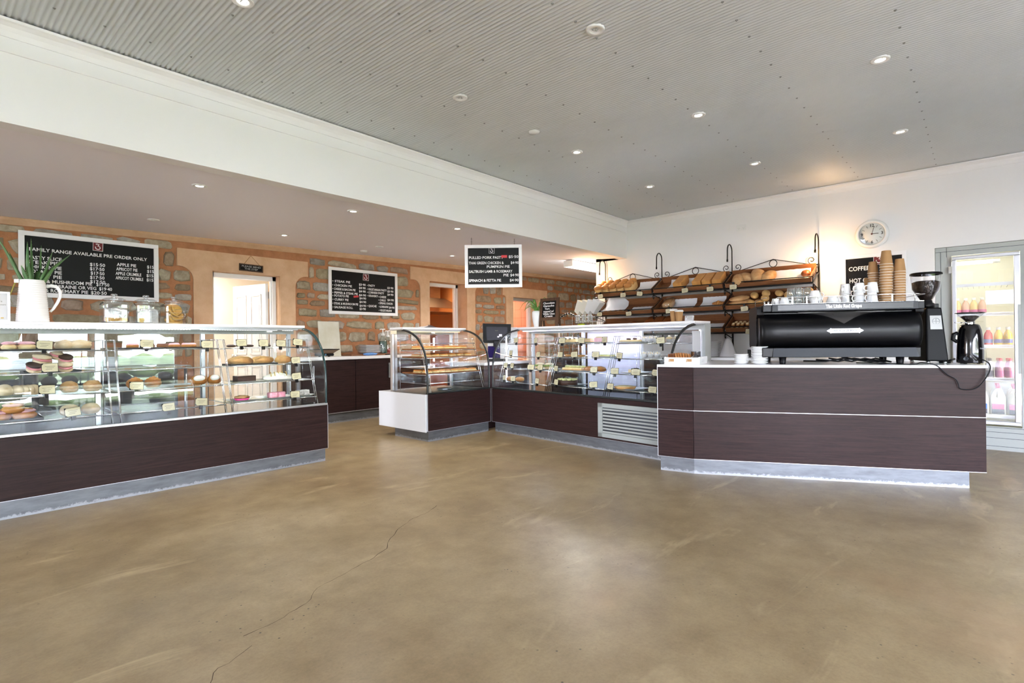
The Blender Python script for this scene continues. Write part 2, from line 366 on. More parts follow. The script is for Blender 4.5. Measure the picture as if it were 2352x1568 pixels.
# rendered surrounds: a wide lintel that swells into narrower jambs
SUR = []
def surround(name, l0, l1, zt, zb, p0, p1, o0, o1, ot, r):
    y0, y1 = YS - .022, YS + .002
    arc = lambda cx_, cz, a0, a1: [(cx_ + r * math.cos(math.radians(a0 + (a1 - a0) * i / 6)), cz + r * math.sin(math.radians(a0 + (a1 - a0) * i / 6))) for i in range(7)]
    mb = MB()
    mb.prism([(l0, zt), (l1, zt), (l1, zb), (l0, zb)], y0, y1, 'y')
    mb.box(l0 + .01, y1, zb, l1 - .01, y1 + .001, zt)
    for s, p, o in ((1, p0, o0), (-1, p1, o1)):
        # fillet between lintel underside and jamb (convex outside corner of the stone)
        f = [(p, zb), (p - s * r, zb)] + [(p - s * r + s * r * math.sin(math.radians(i * 15)), zb - r + r * math.cos(math.radians(i * 15))) for i in range(1, 7)]
        mb.prism(f, y0, y1, 'y')
        mb.box(min(p, o), y0, 0, max(p, o), y1, zb)
    if ot < zb: mb.box(o0, y0, ot, o1, y1, zb)
    # reveals
    mb.box(o0 - .004, y1, 0, o0 + .004, YS + .35, ot); mb.box(o1 - .004, y1, 0, o1 + .004, YS + .35, ot); mb.box(o0, y1, ot - .004, o1, YS + .35, ot + .004)
    SUR.append((l0 - .02, l1 + .02, zb - .02, zt + .02)); SUR.append((p0 - .02, p1 + .02, 0, zb))
    return struct(mb, name, render)
surround('trim_5', 2.357, 4.140, 2.435, 2.206, 2.546, 3.937, 2.78, 3.70, 2.178, .17)
surround('trim_6', 6.108, 7.98, 2.563, 2.332, 6.335, 7.755, 6.554, 7.524, 2.345, .16)
surround('trim_7', 8.603, 10.172, 2.375, 2.19, 8.706, 10.05, 8.94, 9.82, 2.165, .08)
# cornice strip in the same render
mb = MB()
for a, b in zip(xs, xs[1:]):
    za, zb_ = lowz(a, YS), lowz(b, YS)
    v = [(a, YS - .05, za - .002), (a, YS - .05, za - .03), (a, YS - .015, za - .075), (a, YS, za - .075), (b, YS - .05, zb_ - .002), (b, YS - .05, zb_ - .03), (b, YS - .015, zb_ - .075), (b, YS, zb_ - .075)]
    mb.add(v, [(0, 1, 5, 4), (1, 2, 6, 5), (2, 3, 7, 6), (0, 4, 7, 3)])
struct(mb, 'trim_8', render)
# rubble stones, each its own piece of the wall
sm = bpy.data.materials.new('rubble stone'); sm.use_nodes = True
N = sm.node_tree.nodes; L = sm.node_tree.links; b = N['Principled BSDF']; b.inputs['Roughness'].default_value = .8
oi = N.new('ShaderNodeObjectInfo'); r = N.new('ShaderNodeValToRGB'); r.color_ramp.interpolation = 'LINEAR'
for i, (p, c) in enumerate([(0, (174, 166, 150)), (1, (148, 143, 136)), (.2, (156, 147, 122)), (.4, (188, 178, 160)), (.55, (138, 127, 104)), (.7, (162, 138, 118)), (.85, (176, 173, 167))]):
    e = r.color_ramp.elements[i] if i < 2 else r.color_ramp.elements.new(p); e.position = p; e.color = srgb(c)
L.new(oi.outputs['Random'], r.inputs[0]); t = N.new('ShaderNodeTexCoord'); x = N.new('ShaderNodeTexNoise'); x.inputs['Scale'].default_value = 9; x.inputs['Detail'].default_value = 8; x.inputs['Roughness'].default_value = .7
g = N.new('ShaderNodeNewGeometry'); L.new(g.outputs['Position'], x.inputs['Vector'])
r2 = N.new('ShaderNodeValToRGB'); r2.color_ramp.elements[0].position = .34; r2.color_ramp.elements[0].color = (.62, .57, .50, 1); r2.color_ramp.elements[1].position = .64; r2.color_ramp.elements[1].color = (1.12, 1.12, 1.12, 1)
mx = N.new('ShaderNodeMix'); mx.data_type = 'RGBA'; mx.blend_type = 'MULTIPLY'; mx.inputs[0].default_value = 1; L.new(x.outputs['Fac'], r2.inputs[0]); L.new(r.outputs[0], mx.inputs[6]); L.new(r2.outputs[0], mx.inputs[7]); L.new(mx.outputs[2], b.inputs['Base Color'])
bp = N.new('ShaderNodeBump'); bp.inputs['Strength'].default_value = .5; bp.inputs['Distance'].default_value = .02; L.new(x.outputs['Fac'], bp.inputs['Height']); L.new(bp.outputs[0], b.inputs['Normal'])
shapes = []
for k in range(18):
    q = 9; pts = []
    for i in range(q):
        a = 2 * PI * i / q + R.uniform(-.26, .26); s_ = lambda c: math.copysign(abs(c) ** .5, c)
        pts.append((s_(math.cos(a)) * .5 * R.uniform(.84, 1.04), s_(math.sin(a)) * .5 * R.uniform(.82, 1.04)))
    mb = MB(); v = [(a, 0, c) for a, c in pts] + [(a * .97, -.6, c * .95) for a, c in pts] + [(a * .80, -1, c * .72) for a, c in pts]
    mb.add(v, [(i, (i + 1) % q, q + (i + 1) % q, q + i) for i in range(q)] + [(q + i, q + (i + 1) % q, 2 * q + (i + 1) % q, 2 * q + i) for i in range(q)] + [tuple(range(2 * q, 3 * q))], 0, False)
    shapes.append(mb.mesh('stone', sm))
RS = random.Random(3); z = .62
while z < 2.74:
    h = RS.choice([.10, .13, .17, .21, .15]); x = .15 + RS.uniform(0, .3)
    while x < 12.5:
        wd = RS.choice([.17, .24, .30, .36, .44, .54]) * RS.uniform(.85, 1.2); xc = x + wd / 2
        zt = min(z + h, lowz(xc, YS) - .082)
        subs = [(z, zt)] if (wd < .5 or h < .16 or RS.random() < .6) else [(z, z + h * .48), (z + h * .52, zt)]
        if x > 5.2 or z > .95:
            for za, zb_ in subs:
                if zb_ - za < .055: continue
                xa, xb = x + .006, x + wd - .006
                for l0, l1, s0, s1 in SUR:          # trim against the render
                    if za < s1 and zb_ > s0:
                        if xa < l0 < xb: xb = l0 if l0 - xa > xb - l1 else xb; xa = xa if l0 - xa > xb - l1 else l1
                        elif l0 <= xa < l1: xa = l1
                if xb - xa < .07 or any(l0 < (xa + xb) / 2 < l1 and s0 < (za + zb_) / 2 < s1 for l0, l1, s0, s1 in SUR): continue
                o = bpy.data.objects.new('stone', RS.choice(shapes)); C.objects.link(o); o.parent = wall_back
                o.location = ((xa + xb) / 2, YS + .004, (za + zb_) / 2 + RS.uniform(-.008, .008)); o.scale = (xb - xa, RS.uniform(.018, .034), (zb_ - za) * RS.uniform(.84, 1.0)); o.rotation_euler = (0, RS.uniform(-.05, .05), 0)
        x += wd + .010
    z += h + .014
# ---------------------------------------------------------------- window walls behind the camera and the garden outside
SILL, HEAD = .28, 2.5
mb = MB(); mb.box(-5, -4.35, 0, XW + .15, -4.2, SILL).box(-5, -4.35, HEAD, XW + .15, -4.2, 3.1)
SX = [-5 + .0, -3.0, -1.5, -.05, 1.38, 2.82, 4.26]
for x in SX: mb.box(x, -4.36, SILL, x + .16, -4.19, HEAD)
mb.box(4.26, -4.35, SILL, XW + .15, -4.2, HEAD)
struct(mb, 'wall_south', mat('stone grey post', (120, 116, 112), .7))
mb = MB(); mb.box(-5.15, -4.35, 0, -5, 8.2, SILL).box(-5.15, -4.35, HEAD, -5, 8.2, 3.1).box(-5.15, -.05, 0, -5, 4.9, HEAD).box(-5.15, 7.1, 0, -5, 8.2, HEAD).box(-5.15, -4.35, SILL, -5, -2.04, HEAD)
for y in (-.95, 6.0): mb.box(-5.15, y - .06, SILL, -5, y + .06, HEAD)
struct(mb, 'wall_west', white_paint)
def window(name, x0, x1, y, along='x'):
    fr = MB(); g = MB()
    for a in (x0, x1 - .05): fr.box(a, y - .03, SILL, a + .05, y + .03, HEAD)
    for zz in (SILL, 2.02, HEAD - .05): fr.box(x0, y - .03, zz, x1, y + .03, zz + .05)
    g.box(x0 + .05, y - .003, SILL + .05, x1 - .05, y + .003, HEAD - .05)
    if along == 'y':
        for q in (fr, g): q.v = [(b_, a_, c_) for a_, b_, c_ in q.v]
    o = struct(fr, name, frame_white); g.build('pane', window_glass, o); return o
k = 1
for a, b in zip(SX, SX[1:]): window('window_%d' % k, a + .16, b, -4.28); k += 1
for a, b in ((-2.04, -1.01), (-.89, -.05), (4.9, 5.94), (6.06, 7.1)): window('window_%d' % k, a, b, -5.08, 'y'); k += 1  # last pair is added out of view to light the low ceiling and stone wall
p = light('window_portal', 'AREA', (-.3, -4.15, 1.39), 1, rot=(-PI / 2, 0, 0), shape='RECTANGLE', size=9.4, size_y=2.22); p.data.cycles.is_portal = True
p = light('window_portal', 'AREA', (-4.95, -1.04, 1.39), 1, rot=(0, -PI / 2, 0), shape='RECTANGLE', size=2.22, size_y=2.0); p.data.cycles.is_portal = True
p = light('window_portal', 'AREA', (-4.95, 6.0, 1.39), 1, rot=(0, -PI / 2, 0), shape='RECTANGLE', size=2.22, size_y=2.2); p.data.cycles.is_portal = True  # portal for the added service end windows
lawn = struct(B(-60, -70, -.35, 40, -4.4, -.12), 'lawn', mat('lawn', (122, 126, 86), .9, var=(146, 148, 104), vscale=3))
struct(B(-70, -4.4, -.35, -5.2, 40, -.13), 'driveway', mat('pale gravel drive', (128, 122, 112), .9, var=(110, 104, 96), vscale=6))
struct(B(-14, -10.5, -.12, 16, -4.4, -.06), 'terrace', mat('pale paving', (150, 146, 140), .8))
mb = MB()
for i in range(26): mb.blob((1.3, 1.2, 1.0), 0, TR(-14 + i * 1.1, -15 + R.uniform(-.2, .2), -.15), 10, 6, jag=.25, freq=3, seed=i)
tag(mb.build('hedge', mat('hedge leaves', (84, 100, 56), .9, var=(124, 138, 84), vscale=14)), 'low clipped green hedge at the far side of the lawn', 'hedge')
for i, (x, y, s_) in enumerate(((-13, -21, 1), (-8.5, -22, 1.15), (-4, -20.5, .9), (.5, -22, 1.1), (5, -21, 1), (9.5, -22, 1.15), (14, -21, .95))):
    t = thing('garden_tree', ('first', 'second', 'third', 'fourth', 'fifth', 'sixth', 'seventh')[i] + ' grey green garden tree beyond the hedge, counted from the west', 'tree', (x, y, -.15), group='garden trees'); q = MB()
    for k in range(7): q.blob((3.0 * s_, 2.6 * s_, 2.4 * s_), 0, TR(R.uniform(-1.3, 1.3), R.uniform(-.8, .8), 1.2 + R.uniform(0, 2.6) * s_), 12, 8, jag=.3, freq=3, seed=k + i * 9)
    q.build('crown', mat('grey green foliage', (100, 104, 84), .9, var=(138, 140, 118), vscale=5) if i == 0 else MATS['grey green foliage'], t); MB().lathe([(.25, 0), (.18, 2.2), (.1, 3)], 10).build('trunk', oak, t)
hs = thing('neighbour_house', 'brown house with a pale roof across the drive, mirrored in the fridge door', 'house', (-24, -2, -.13))
B(-4, -7, 0, 0, 7, 3.0).build('wall', mat('brown brick house', (122, 108, 88), .8), hs); MB().prism([(-4.6, 2.95), (.7, 2.95), (-2, 4.6)], -7.5, 7.5, 'y').build('roof', mat('pale tin roof', (120, 118, 114), .5), hs)
for y in (-4, -1, 3): B(-.02, y, 1.0, .03, y + 1.1, 2.2).build('window', dark_metal, hs)

# ---------------------------------------------------------------- rooms behind the three doorways
def room(name, x0, x1, y0, y1, h, m, fl=None):
    mb = MB(); t = .05
    mb.box(x0 - t, y0, 0, x0, y1, h).box(x1, y0, 0, x1 + t, y1, h).box(x0 - t, y1, 0, x1 + t, y1 + t, h).box(x0 - t, y0, h, x1 + t, y1 + t, h + t)
    return struct(mb, name, m)
room('wall_hall', 1.2, 4.9, YS + .35, 9.95, 2.6, cream_wall)
room('wall_kitchen', 5.4, 8.86, YS + .35, 10.6, 2.7, kitchen_wall)
room('wall_store', 8.93, 9.95, YS + .35, 10.9, 2.5, mat('store wall', (222, 174, 146), .6))
light('hall_lamp', 'AREA', (2.6, 9.0, 2.55), 48, (1, .98, .93), shape='RECTANGLE', size=1.6, size_y=1.0)
light('kitchen_lamp', 'AREA', (7.4, 9.2, 2.62), 46, (1, .62, .32), shape='RECTANGLE', size=1.4, size_y=.8)
light('store_lamp', 'AREA', (9.4, 9.4, 2.45), 26, (1, .80, .64), shape='RECTANGLE', size=.6, size_y=1.0)
struct(B(XW + .15, 4.36, 0, 12.8, 4.46, 3.0), 'wall_service', cream_wall)
# door frames inside the reveals
def door_frame(name, o0, o1, top, y, wd=.055):
    mb = MB(); mb.box(o0 + .006, y, 0, o0 + wd, y + .10, top - .006).box(o1 - wd, y, 0, o1 - .006, y + .10, top - .006).box(o0 + .006, y, top - wd - .01, o1 - .006, y + .10, top - .006)
    mb.box(o1 - wd - .018, y + .03, 0, o1 - wd, y + .07, top - wd)
    return struct(mb, name, frame_white)
door_1 = door_frame('door_1', 2.78, 3.70, 2.178, YS + .10)
# open panelled leaf, hinged on the right jamb, swung into the hall
lf = bpy.data.objects.new('leaf', MB().box(0, 0, .05, .8, .04, 2.08).mesh('leaf', frame_white)); C.objects.link(lf); lf.parent = door_1
lf.location = (3.625, YS + .21, 0); lf.rotation_euler = (0, 0, math.radians(101))
for x0, x1, z0, z1 in ((.1, .36, 1.02, 1.93), (.46, .72, 1.02, 1.93), (.1, .36, .22, .86), (.46, .72, .22, .86)):
    q = MB()
    for a, b2, c, d in ((x0, x1, z0, z0 + .025), (x0, x1, z1 - .025, z1), (x0, x0 + .025, z0, z1), (x1 - .025, x1, z0, z1)): q.box(a, .04, c, b2, .052, d)
    q.box(x0 + .05, .04, z0 + .05, x1 - .05, .047, z1 - .05).build('door_panel', frame_white, lf)
MB().lathe([(0, 0), (.026, 0), (.026, .008), (.012, .012), (.012, .04), (.028, .05), (.028, .062), (0, .068)], 16, 0, TR(.74, .04, 1.0, rx=-PI / 2)).build('handle', chrome, lf)
for zz in (.3, 1.1, 1.86): B(3.63, YS + .16, zz, 3.643, YS + .215, zz + .10).build('hinge', steel, door_1)
tg = MB(); tg.blob((.34, .05, .62), 0, TR(0, 0, 0), 18, 10, jag=.12, freq=4)
tag(tg.build('wall_plaque', mat('carved brown timber', (96, 66, 42), .5), loc=(4.2, 9.915, 1.5)), 'brown carved plaque on the cream hall wall behind the open door', 'plaque')
door_2 = door_frame('door_2', 6.554, 7.524, 2.345, YS + .245, .06)
door_3 = door_frame('door_3', 8.94, 9.82, 2.165, YS + .20)
B(8.95, YS + .05, 2.09, 9.81, YS + .13, 2.158).build('sliding_rail', alu, door_3)
# kitchen: range hood, rail with utensils, steel splashback
hd = thing('range_hood', 'stainless steel kitchen range hood seen through the middle doorway', 'range hood', (8.3, 9.7, 1.86))
hp = MB(); hp.add([(-.9, -.55, .0), (.5, -.55, .0), (.5, .4, .0), (-.9, .4, .0), (-.9, -.55, .10), (.5, -.55, .10), (.5, .4, .10), (-.9, .4, .10), (-.45, -.05, .36), (.3, -.05, .36), (.3, .4, .36), (-.45, .4, .36)],
    [(0, 3, 2, 1), (0, 1, 5, 4), (1, 2, 6, 5), (2, 3, 7, 6), (3, 0, 4, 7), (4, 5, 9, 8), (5, 6, 10, 9), (6, 7, 11, 10), (7, 4, 8, 11), (8, 9, 10, 11)])
hp.build('canopy', mat('warm brushed steel', (176, 166, 158), .28, .9), hd); B(-.35, 0, .36, .2, .38, .84).build('duct', steel, hd)
B(-.9, -.552, .012, .5, -.545, .09).build('rim', chrome, hd)
ur = thing('utensil_rail', 'steel rail with hanging ladles above the range hood', 'rail', (8.0, 10.2, 2.28))
MB().tube([(-1.3, 0, 0), (.8, 0, 0)], .014, 8).build('rod', chrome, ur)
for i in range(6): MB().tube([(-.1 + i * .15, 0, 0), (-.1 + i * .15, -.01, -.26)], .008, 6).lathe([(0, -.05), (.04, -.03), (.05, 0), (0, 0)], 10, 0, TR(-.1 + i * .15, -.03, -.26)).build('ladle', steel, ur)
tag(B(5.45, 10.54, .9, 8.8, 10.58, 1.75).build('splashback', steel), 'steel splashback along the rear kitchen wall', 'splashback')
# pink tiles on the side wall of the store room
tw = struct(B(9.925, YS + .36, .9, 9.945, 10.8, 2.4), 'wall_tiles', grout)
tm = None
for j in range(7):
    for i in range(12):
        me = tm or B(-.006, .003, .003, 0, .197, .197).mesh('tile', pinktile); tm = me
        o = bpy.data.objects.new('tile', me); C.objects.link(o); o.parent = tw; o.location = (9.924 - R.uniform(0, .0015), YS + .38 + i * .2, .95 + j * .2)

# ---------------------------------------------------------------- curved glass display cases
PROF = [(.006, .582), (.004, .70), (.005, .80), (.012, .90), (.026, .98), (.050, 1.06), (.082, 1.12), (.120, 1.17), (.165, 1.217), (.22, 1.258), (.29, 1.295), (.37, 1.323), (.44, 1.338), (.50, 1.345)]
RZ = lambda z_: .03 + (z_ - .59) * .325
def display_case(name, label, F, u0, u1, bays, tiers, glow_m, endL, endR, black_trim, shelf_m, tile_w=.0):
    root = thing(name, label, 'display case', F.o, F.a)
    P = lambda mb, nm, m, **k: mb.build(nm, m, root, **k)
    P(MB().box(u0 + .03, .03, 0, u1 - .015, .70, .13), 'kickplate', steel_worn)
    P(MB().box(u0, 0, .13, u1, .018, .562), 'front_panel', wood, bev=.002)
    tr = MB(); tr.box(u0 - .001, -.0015, .13, u0 + .003, .0195, .564).box(u1 - .003, -.0015, .13, u1 + .003, .0195, .564).box(u0, -.0015, .1275, u1, .0195, .1305)
    P(tr, 'edge_strip', alu)
    P(MB().box(u0 + .004, .018, .13, u1 - .004, .75, .56), 'cabinet_body', white_lam if endL == 'white' else wood)
    P(MB().box(u0, -.004, .5635, u1, .03, .583), 'glass_rail', black_trim if black_trim is alu_dark else alu, bev=.003)
    P(MB().box(u0 + .002, .03, .561, u1 - .002, .75, .572), 'deck', shelf_m)
    P(MB().sheet(PROF, u0 + .012, u1 - .012), 'curved_glass', clear_case)
    for e, u in ((endL, u0 + .01), (endR, u1 - .01)):
        if e:
            q = MB(); q.add([(u, a, b2) for a, b2 in PROF] + [(u, .74, 1.345), (u, .74, .573)], [tuple(range(len(PROF) + 2))]); P(q, 'end_glass', clear)
        # trim band that follows the curve
        q = MB(); v = []; wd = .02
        for i, (a, b2) in enumerate(PROF):
            a0, b0 = PROF[max(i - 1, 0)]; a1, b1 = PROF[min(i + 1, len(PROF) - 1)]; t = Vector((a1 - a0, b1 - b0)).normalized(); nx, nz = t.y, -t.x
            for du in (-.007, .007): v += [(u + du, a - .003 * 0 + nx * -.004, b2 + nz * -.004), (u + du, a + nx * wd, b2 + nz * wd)]
        k = len(PROF); fs = []
        for i in range(k - 1):
            o = i * 4; fs += [(o, o + 4, o + 5, o + 1), (o + 2, o + 3, o + 7, o + 6), (o, o + 2, o + 6, o + 4), (o + 1, o + 5, o + 7, o + 3)]
        q.add(v, fs, 0, True); P(q, 'curve_trim', black_trim if e else alu_dark)
    P(MB().box(u0 - .004, .47, 1.3475, u1 + .004, .75 if endL == 'white' else .80, 1.372), 'top_slab', white_lam, bev=.003)
    P(MB().box(u0, .475, 1.338, u1, .78, 1.347), 'slab_trim', alu)
    # rear frame
    for u in [b[0] for b in bays] + [bays[-1][1]]:
        P(MB().box(u - .018, .705, .573, u + .018, .74, 1.338), 'rear_post', alu)
    P(MB().box(u0 + .01, .70, 1.285, u1 - .01, .74, 1.338), 'rear_header', grey_plastic)
    for a, b2 in bays:
        d = P(MB().box(a + .02, .716, .576, b2 - .02, .722, 1.283), 'rear_door', clear)
    # light strip under the slab
    ls = P(MB().box(u0 + .06, .50, 1.322, u1 - .06, .53, 1.337), 'light_rail', alu)
    g = MB()
    if glow_m is led_white:
        for i in range(int((u1 - u0 - .16) / .0235)):
            if (i // 33) % 2 == 0 and i % 33 < 30 or (i // 33) % 2 and i % 33 < 31: g.box(u0 + .08 + i * .0235, .506, 1.3185, u0 + .092 + i * .0235, .520, 1.3222)
    else: g.box(u0 + .08, .503, 1.312, u1 - .08, .523, 1.3222)
    g.build('lamp', glow_m, ls)['kind'] = 'stuff'
    # wire racks and their shelves, bay by bay
    for a, b2 in bays:
        for u in (a + .028, b2 - .028):
            q = MB()
            for off in (0, .032):
                q.tube([(u, RZ(.582) + off, .574), (u, RZ(1.23) + off, 1.225)], .0035, 6)
            q.tube([(u, RZ(1.23), 1.225), (u, .66, 1.225)], .0035, 6); q.tube([(u, .66, .574), (u, .66, 1.225)], .0035, 6)
            for z_ in tiers: q.tube([(u, RZ(z_), z_ - .006), (u, .66, z_ - .006)], .003, 6)
            P(q, 'rack_side', chrome)
        for z_ in tiers:
            s_ = P(MB().box(a + .032, RZ(z_) + .004, z_ - .004, b2 - .032, .65, z_ + .003), 'shelf', shelf_m if shelf_m is not steel else clear_shelf)
            MB().tube([(a + .03, RZ(z_), z_), (b2 - .03, RZ(z_), z_)], .006, 6).build('shelf_rail', chrome, s_)
    return root
T4 = (.652, .82, .982, 1.145)
deck_m = mat('mirror black deck', (52, 56, 62), .08, .4)
left_case = display_case('bread_case', 'long curved glass bread display case with dark timber front, at the left', LEFT, -3.40, 0, [(-3.37, -2.55), (-2.55, -1.73), (-1.73, -.91), (-.91, -.06)], T4, led_white, True, True, mat('green glass edge', (28, 52, 52), .15), clear_shelf)
corner_case = display_case('pie_warmer_case', 'short curved glass pie case with white end panel, between the two long cases', CORN, 0, 1.05, [(.06, 1.0)], (.684, .787, .87, .985, 1.08, 1.165), mat('warm lamp', (255, 214, 160), .5, emit=1.2), 'white', True, alu_dark, clear_shelf)
long_case = display_case('cake_case', 'long curved glass refrigerated cake display case with a grey vent', LONG, 0, 2.64, [(.06, .97), (.97, 1.84), (1.84, 2.58)], T4, led_violet, True, True, alu_dark, clear_shelf)
for F, root, u0, u1 in ((LEFT, left_case, -3.4, 0), (CORN, corner_case, 0, 1.05), (LONG, long_case, 0, 2.64)):
    pass
# reflective decks
for r_, m in ((left_case, deck_m), (long_case, deck_m), (corner_case, steel)):
    for c_ in r_.children:
        if c_.name.startswith('deck'): c_.data.materials[0] = m
light('case_lamp', 'AREA', (-1.7, .50, 1.30), 4, (.92, .96, 1), left_case, (0, 0, 0), shape='RECTANGLE', size=3.2, size_y=.03)
light('case_lamp', 'AREA', (1.3, .50, 1.30), 15, (.80, .76, 1), long_case, (0, 0, 0), shape='RECTANGLE', size=2.4, size_y=.03)
light('case_lamp', 'AREA', (.52, .46, 1.30), 2.5, (1, .74, .44), corner_case, (0, 0, 0), shape='RECTANGLE', size=.8, size_y=.05)
light('case_lamp', 'AREA', (.055, .30, .95), 2, (.86, .84, 1), long_case, (0, PI / 2, 0), shape='RECTANGLE', size=.6, size_y=.03)
# white end panel of the pie case, with screw heads
MB().box(-.018, .02, .115, 0, .985, .56).build('end_panel', mat('pale melamine', (204, 207, 212), .4), corner_case, bev=.002)
mb = MB()
for a, zz in ((.08, .52), (.5, .52), (.9, .53), (.1, .3), (.9, .3), (.08, .15), (.5, .15), (.9, .16)): mb.lathe([(0, -.002), (.006, -.001), (.007, 0)], 6, 0, TR(-.018, a, zz, ry=-PI / 2))
o = mb.build('screw_caps', grey_plastic, corner_case); o['kind'] = 'stuff'
MB().box(0, .70, .575, .03, .745, 1.34).build('corner_post', alu, corner_case)
MB().box(-.003, .60, 1.29, 0, .73, 1.335).build('switch_plate', mat('cream plate', (240, 228, 200), .4), corner_case)
MB().box(.0, .75, .13, 1.05, .97, .56).build('cabinet_back', white_lam, corner_case)
# vent in the cake case
vt = MB(); u0, u1, z0, z1 = 1.77, 2.62, .150, .512
for a in ((u0, z0, u1, z0 + .045), (u0, z1 - .045, u1, z1), (u0, z0, u0 + .06, z1), (u1 - .06, z0, u1, z1)): vt.box(a[0], -.014, a[1], a[2], .002, a[3])
vgrey = mat('grey vent enamel', (146, 152, 150), .45); vent = vt.build('vent_frame', vgrey, long_case, bev=.003)
MB().box(u0 + .05, -.001, z0 + .04, u1 - .05, .0005, z1 - .04).build('vent_backing', dark_metal, vent)
for i in range(8):
    zz = z0 + .048 + i * .0345
    MB().add([(u0 + .055, -.010, zz), (u1 - .055, -.010, zz), (u1 - .055, -.001, zz + .015), (u0 + .055, -.001, zz + .015), (u0 + .055, -.012, zz + .002), (u1 - .055, -.012, zz + .002), (u1 - .055, -.003, zz + .017), (u0 + .055, -.003, zz + .017)], [(0, 1, 2, 3), (7, 6, 5, 4), (0, 4, 5, 1), (2, 6, 7, 3), (0, 3, 7, 4), (1, 5, 6, 2)]).build('louvre', vgrey, vent)
# right end frame of the cake case and the hanging white cloth behind its middle bay
MB().box(2.60, .68, .56, 2.645, .80, 1.345).build('end_frame', grey_plastic, long_case)
MB().box(2.597, .50, .70, 2.602, .66, 1.27).build('price_list', paper, long_case)
mb = MB(); v = []
for i in range(25):
    u = 1.0 + i * .034
    for zz in (.60, .95, 1.30): v.append((u, .765 + .012 * math.sin(i * 1.9) * (1.4 - zz), zz))
mb.add(v, [(3 * i + j, 3 * i + j + 1, 3 * i + j + 4, 3 * i + j + 3) for i in range(24) for j in range(2)], 0, True)
o = mb.build('cloth', mat('thin white cloth', (214, 212, 232), .8, trans=.0)); o.matrix_world = LONG.M
tag(o, 'white cloth hanging behind the middle of the cake case', 'cloth')
# filler worktop in the corner between the cases
fw = thing('corner_worktop', 'small dark worktop in the corner behind the pie and cake cases', 'worktop', (5.2, 5.0, 0))
B(.0, .06, 0, .95, .80, .86).build('body', wood, fw); B(-.0, .05, .86, .98, .85, .895).build('top', white_lam, fw)

# ---------------------------------------------------------------- coffee counter
cn = thing('coffee_counter', 'angled coffee counter with dark timber panels and a white bench top', 'counter')
K = lambda u, v: CNT.at(u, v)
f0, f1, f2 = Vector((4.521, 2.213, 0)), Vector((4.573, 1.902, 0)), Vector((5.491, -.024, 0))
b2, b1 = Vector((6.10, .266, 0)), Vector((5.72, 2.112, 0))
def inset(d):
    n1 = Vector(((f1 - f0).y, -(f1 - f0).x, 0)).normalized(); n2 = Vector(((f2 - f1).y, -(f2 - f1).x, 0)).normalized()
    return f0 - n1 * d, f1 - (n1 + n2) / (1 + n1.dot(n2)) * d, f2 - n2 * d
ins = inset(.012)
poly = [(p.x, p.y) for p in (*ins, b2, b1)]
MB().prism(poly[::-1], .135, .925, 'z').build('carcass', wood, cn)
g0, g1, g2 = inset(.03); g0 = g0 + (g1 - g0).normalized() * .015; g2 = g2 - (g2 - g1).normalized() * .10
for nm, a, b_ in (('kickplate', g0, g1), ('kickplate', g1, g2)):
    q = MB(); nrm = Vector((-(b_ - a).y, (b_ - a).x, 0)).normalized()
    q.prism([(a.x, a.y), (b_.x, b_.y), (b_.x + nrm.x * .3, b_.y + nrm.y * .3), (a.x + nrm.x * .3, a.y + nrm.y * .3)], 0, .136, 'z'); q.build(nm, steel_worn, cn)
def face(nm, a, b_, z0, z1, d0, d1, m, e0=0, e1=0):
    q = MB(); t = (b_ - a).normalized(); nrm = Vector((-t.y, t.x, 0)); a = a + t * e0; b_ = b_ - t * e1
    A, Bq, Cq, D = a + nrm * d0, b_ + nrm * d0, b_ + nrm * d1, a + nrm * d1
    q.prism([(A.x, A.y), (Bq.x, Bq.y), (Cq.x, Cq.y), (D.x, D.y)], z0, z1, 'z'); return q.build(nm, m, cn)
for a, b_ in ((f0, f1), (f1, f2)):
    face('panel', a, b_, .135, .5535, 0, .014, wood, .002, .002); face('panel', a, b_, .5575, .936, 0, .014, wood, .002, .002)
    face('joint_strip', a, b_, .5535, .5575, -.001, .01, alu); face('joint_strip', a, b_, .1315, .135, -.001, .014, alu)
face('joint_strip', f0, f1, .132, .936, -.001, .016, alu, -.002, (f1 - f0).length - .003)
o0, o1, o2 = inset(-.012)
MB().prism([(p.x, p.y) for p in (o0, o1, o2 + (o2 - o1).normalized() * .01, b2 + (b2 - b1).normalized() * .02, b1)][::-1], .937, .9585, 'z').build('bench_top', white_lam, cn, bev=.003)

# ---------------------------------------------------------------- benches along the walls
bb = thing('back_bench', 'white topped bench along the wall below the bread rack', 'bench', (6.86, .9, 0))
B(.03, 0, .0, .58, 4.3, .91).build('cupboards', wood, bb); B(0, 0, .912, .595, 4.35, .947).build('bench_top', white_lam, bb, bev=.003)
sb = thing('rear_counter', 'dark timber cupboard counter with a white top along the stone wall', 'counter', (3.72, 7.2, 0))
B(.02, .03, 0, 2.3, .57, .13).build('kickplate', steel_worn, sb); B(.0, .02, .15, 2.35, .57, .93).build('carcass', wood, sb)
for i, (a, b_) in enumerate(((.02, .86), (.87, 1.56), (1.57, 2.33))):
    d = B(a, 0, .155, b_, .02, .925).build('cupboard_door', wood, sb, bev=.002)
    B(b_ - .09, -.022, .62, b_ - .078, -.008, .86).box(b_ - .088, -.01, .63, b_ - .08, .0, .65).box(b_ - .088, -.01, .83, b_ - .08, .0, .85).build('handle', alu, d)
    if i == 0: d.children[0].location.x = -.6
B(0, -.01, .145, 2.35, .02, .153).build('edge_strip', alu, sb)
B(-.02, -.02, .936, 2.4, .575, .982).build('bench_top', white_lam, sb, bev=.003)
pb = thing('prep_bench', 'stainless steel prep bench along the stone wall behind the bread case', 'bench', (-2.2, 7.15, 0))
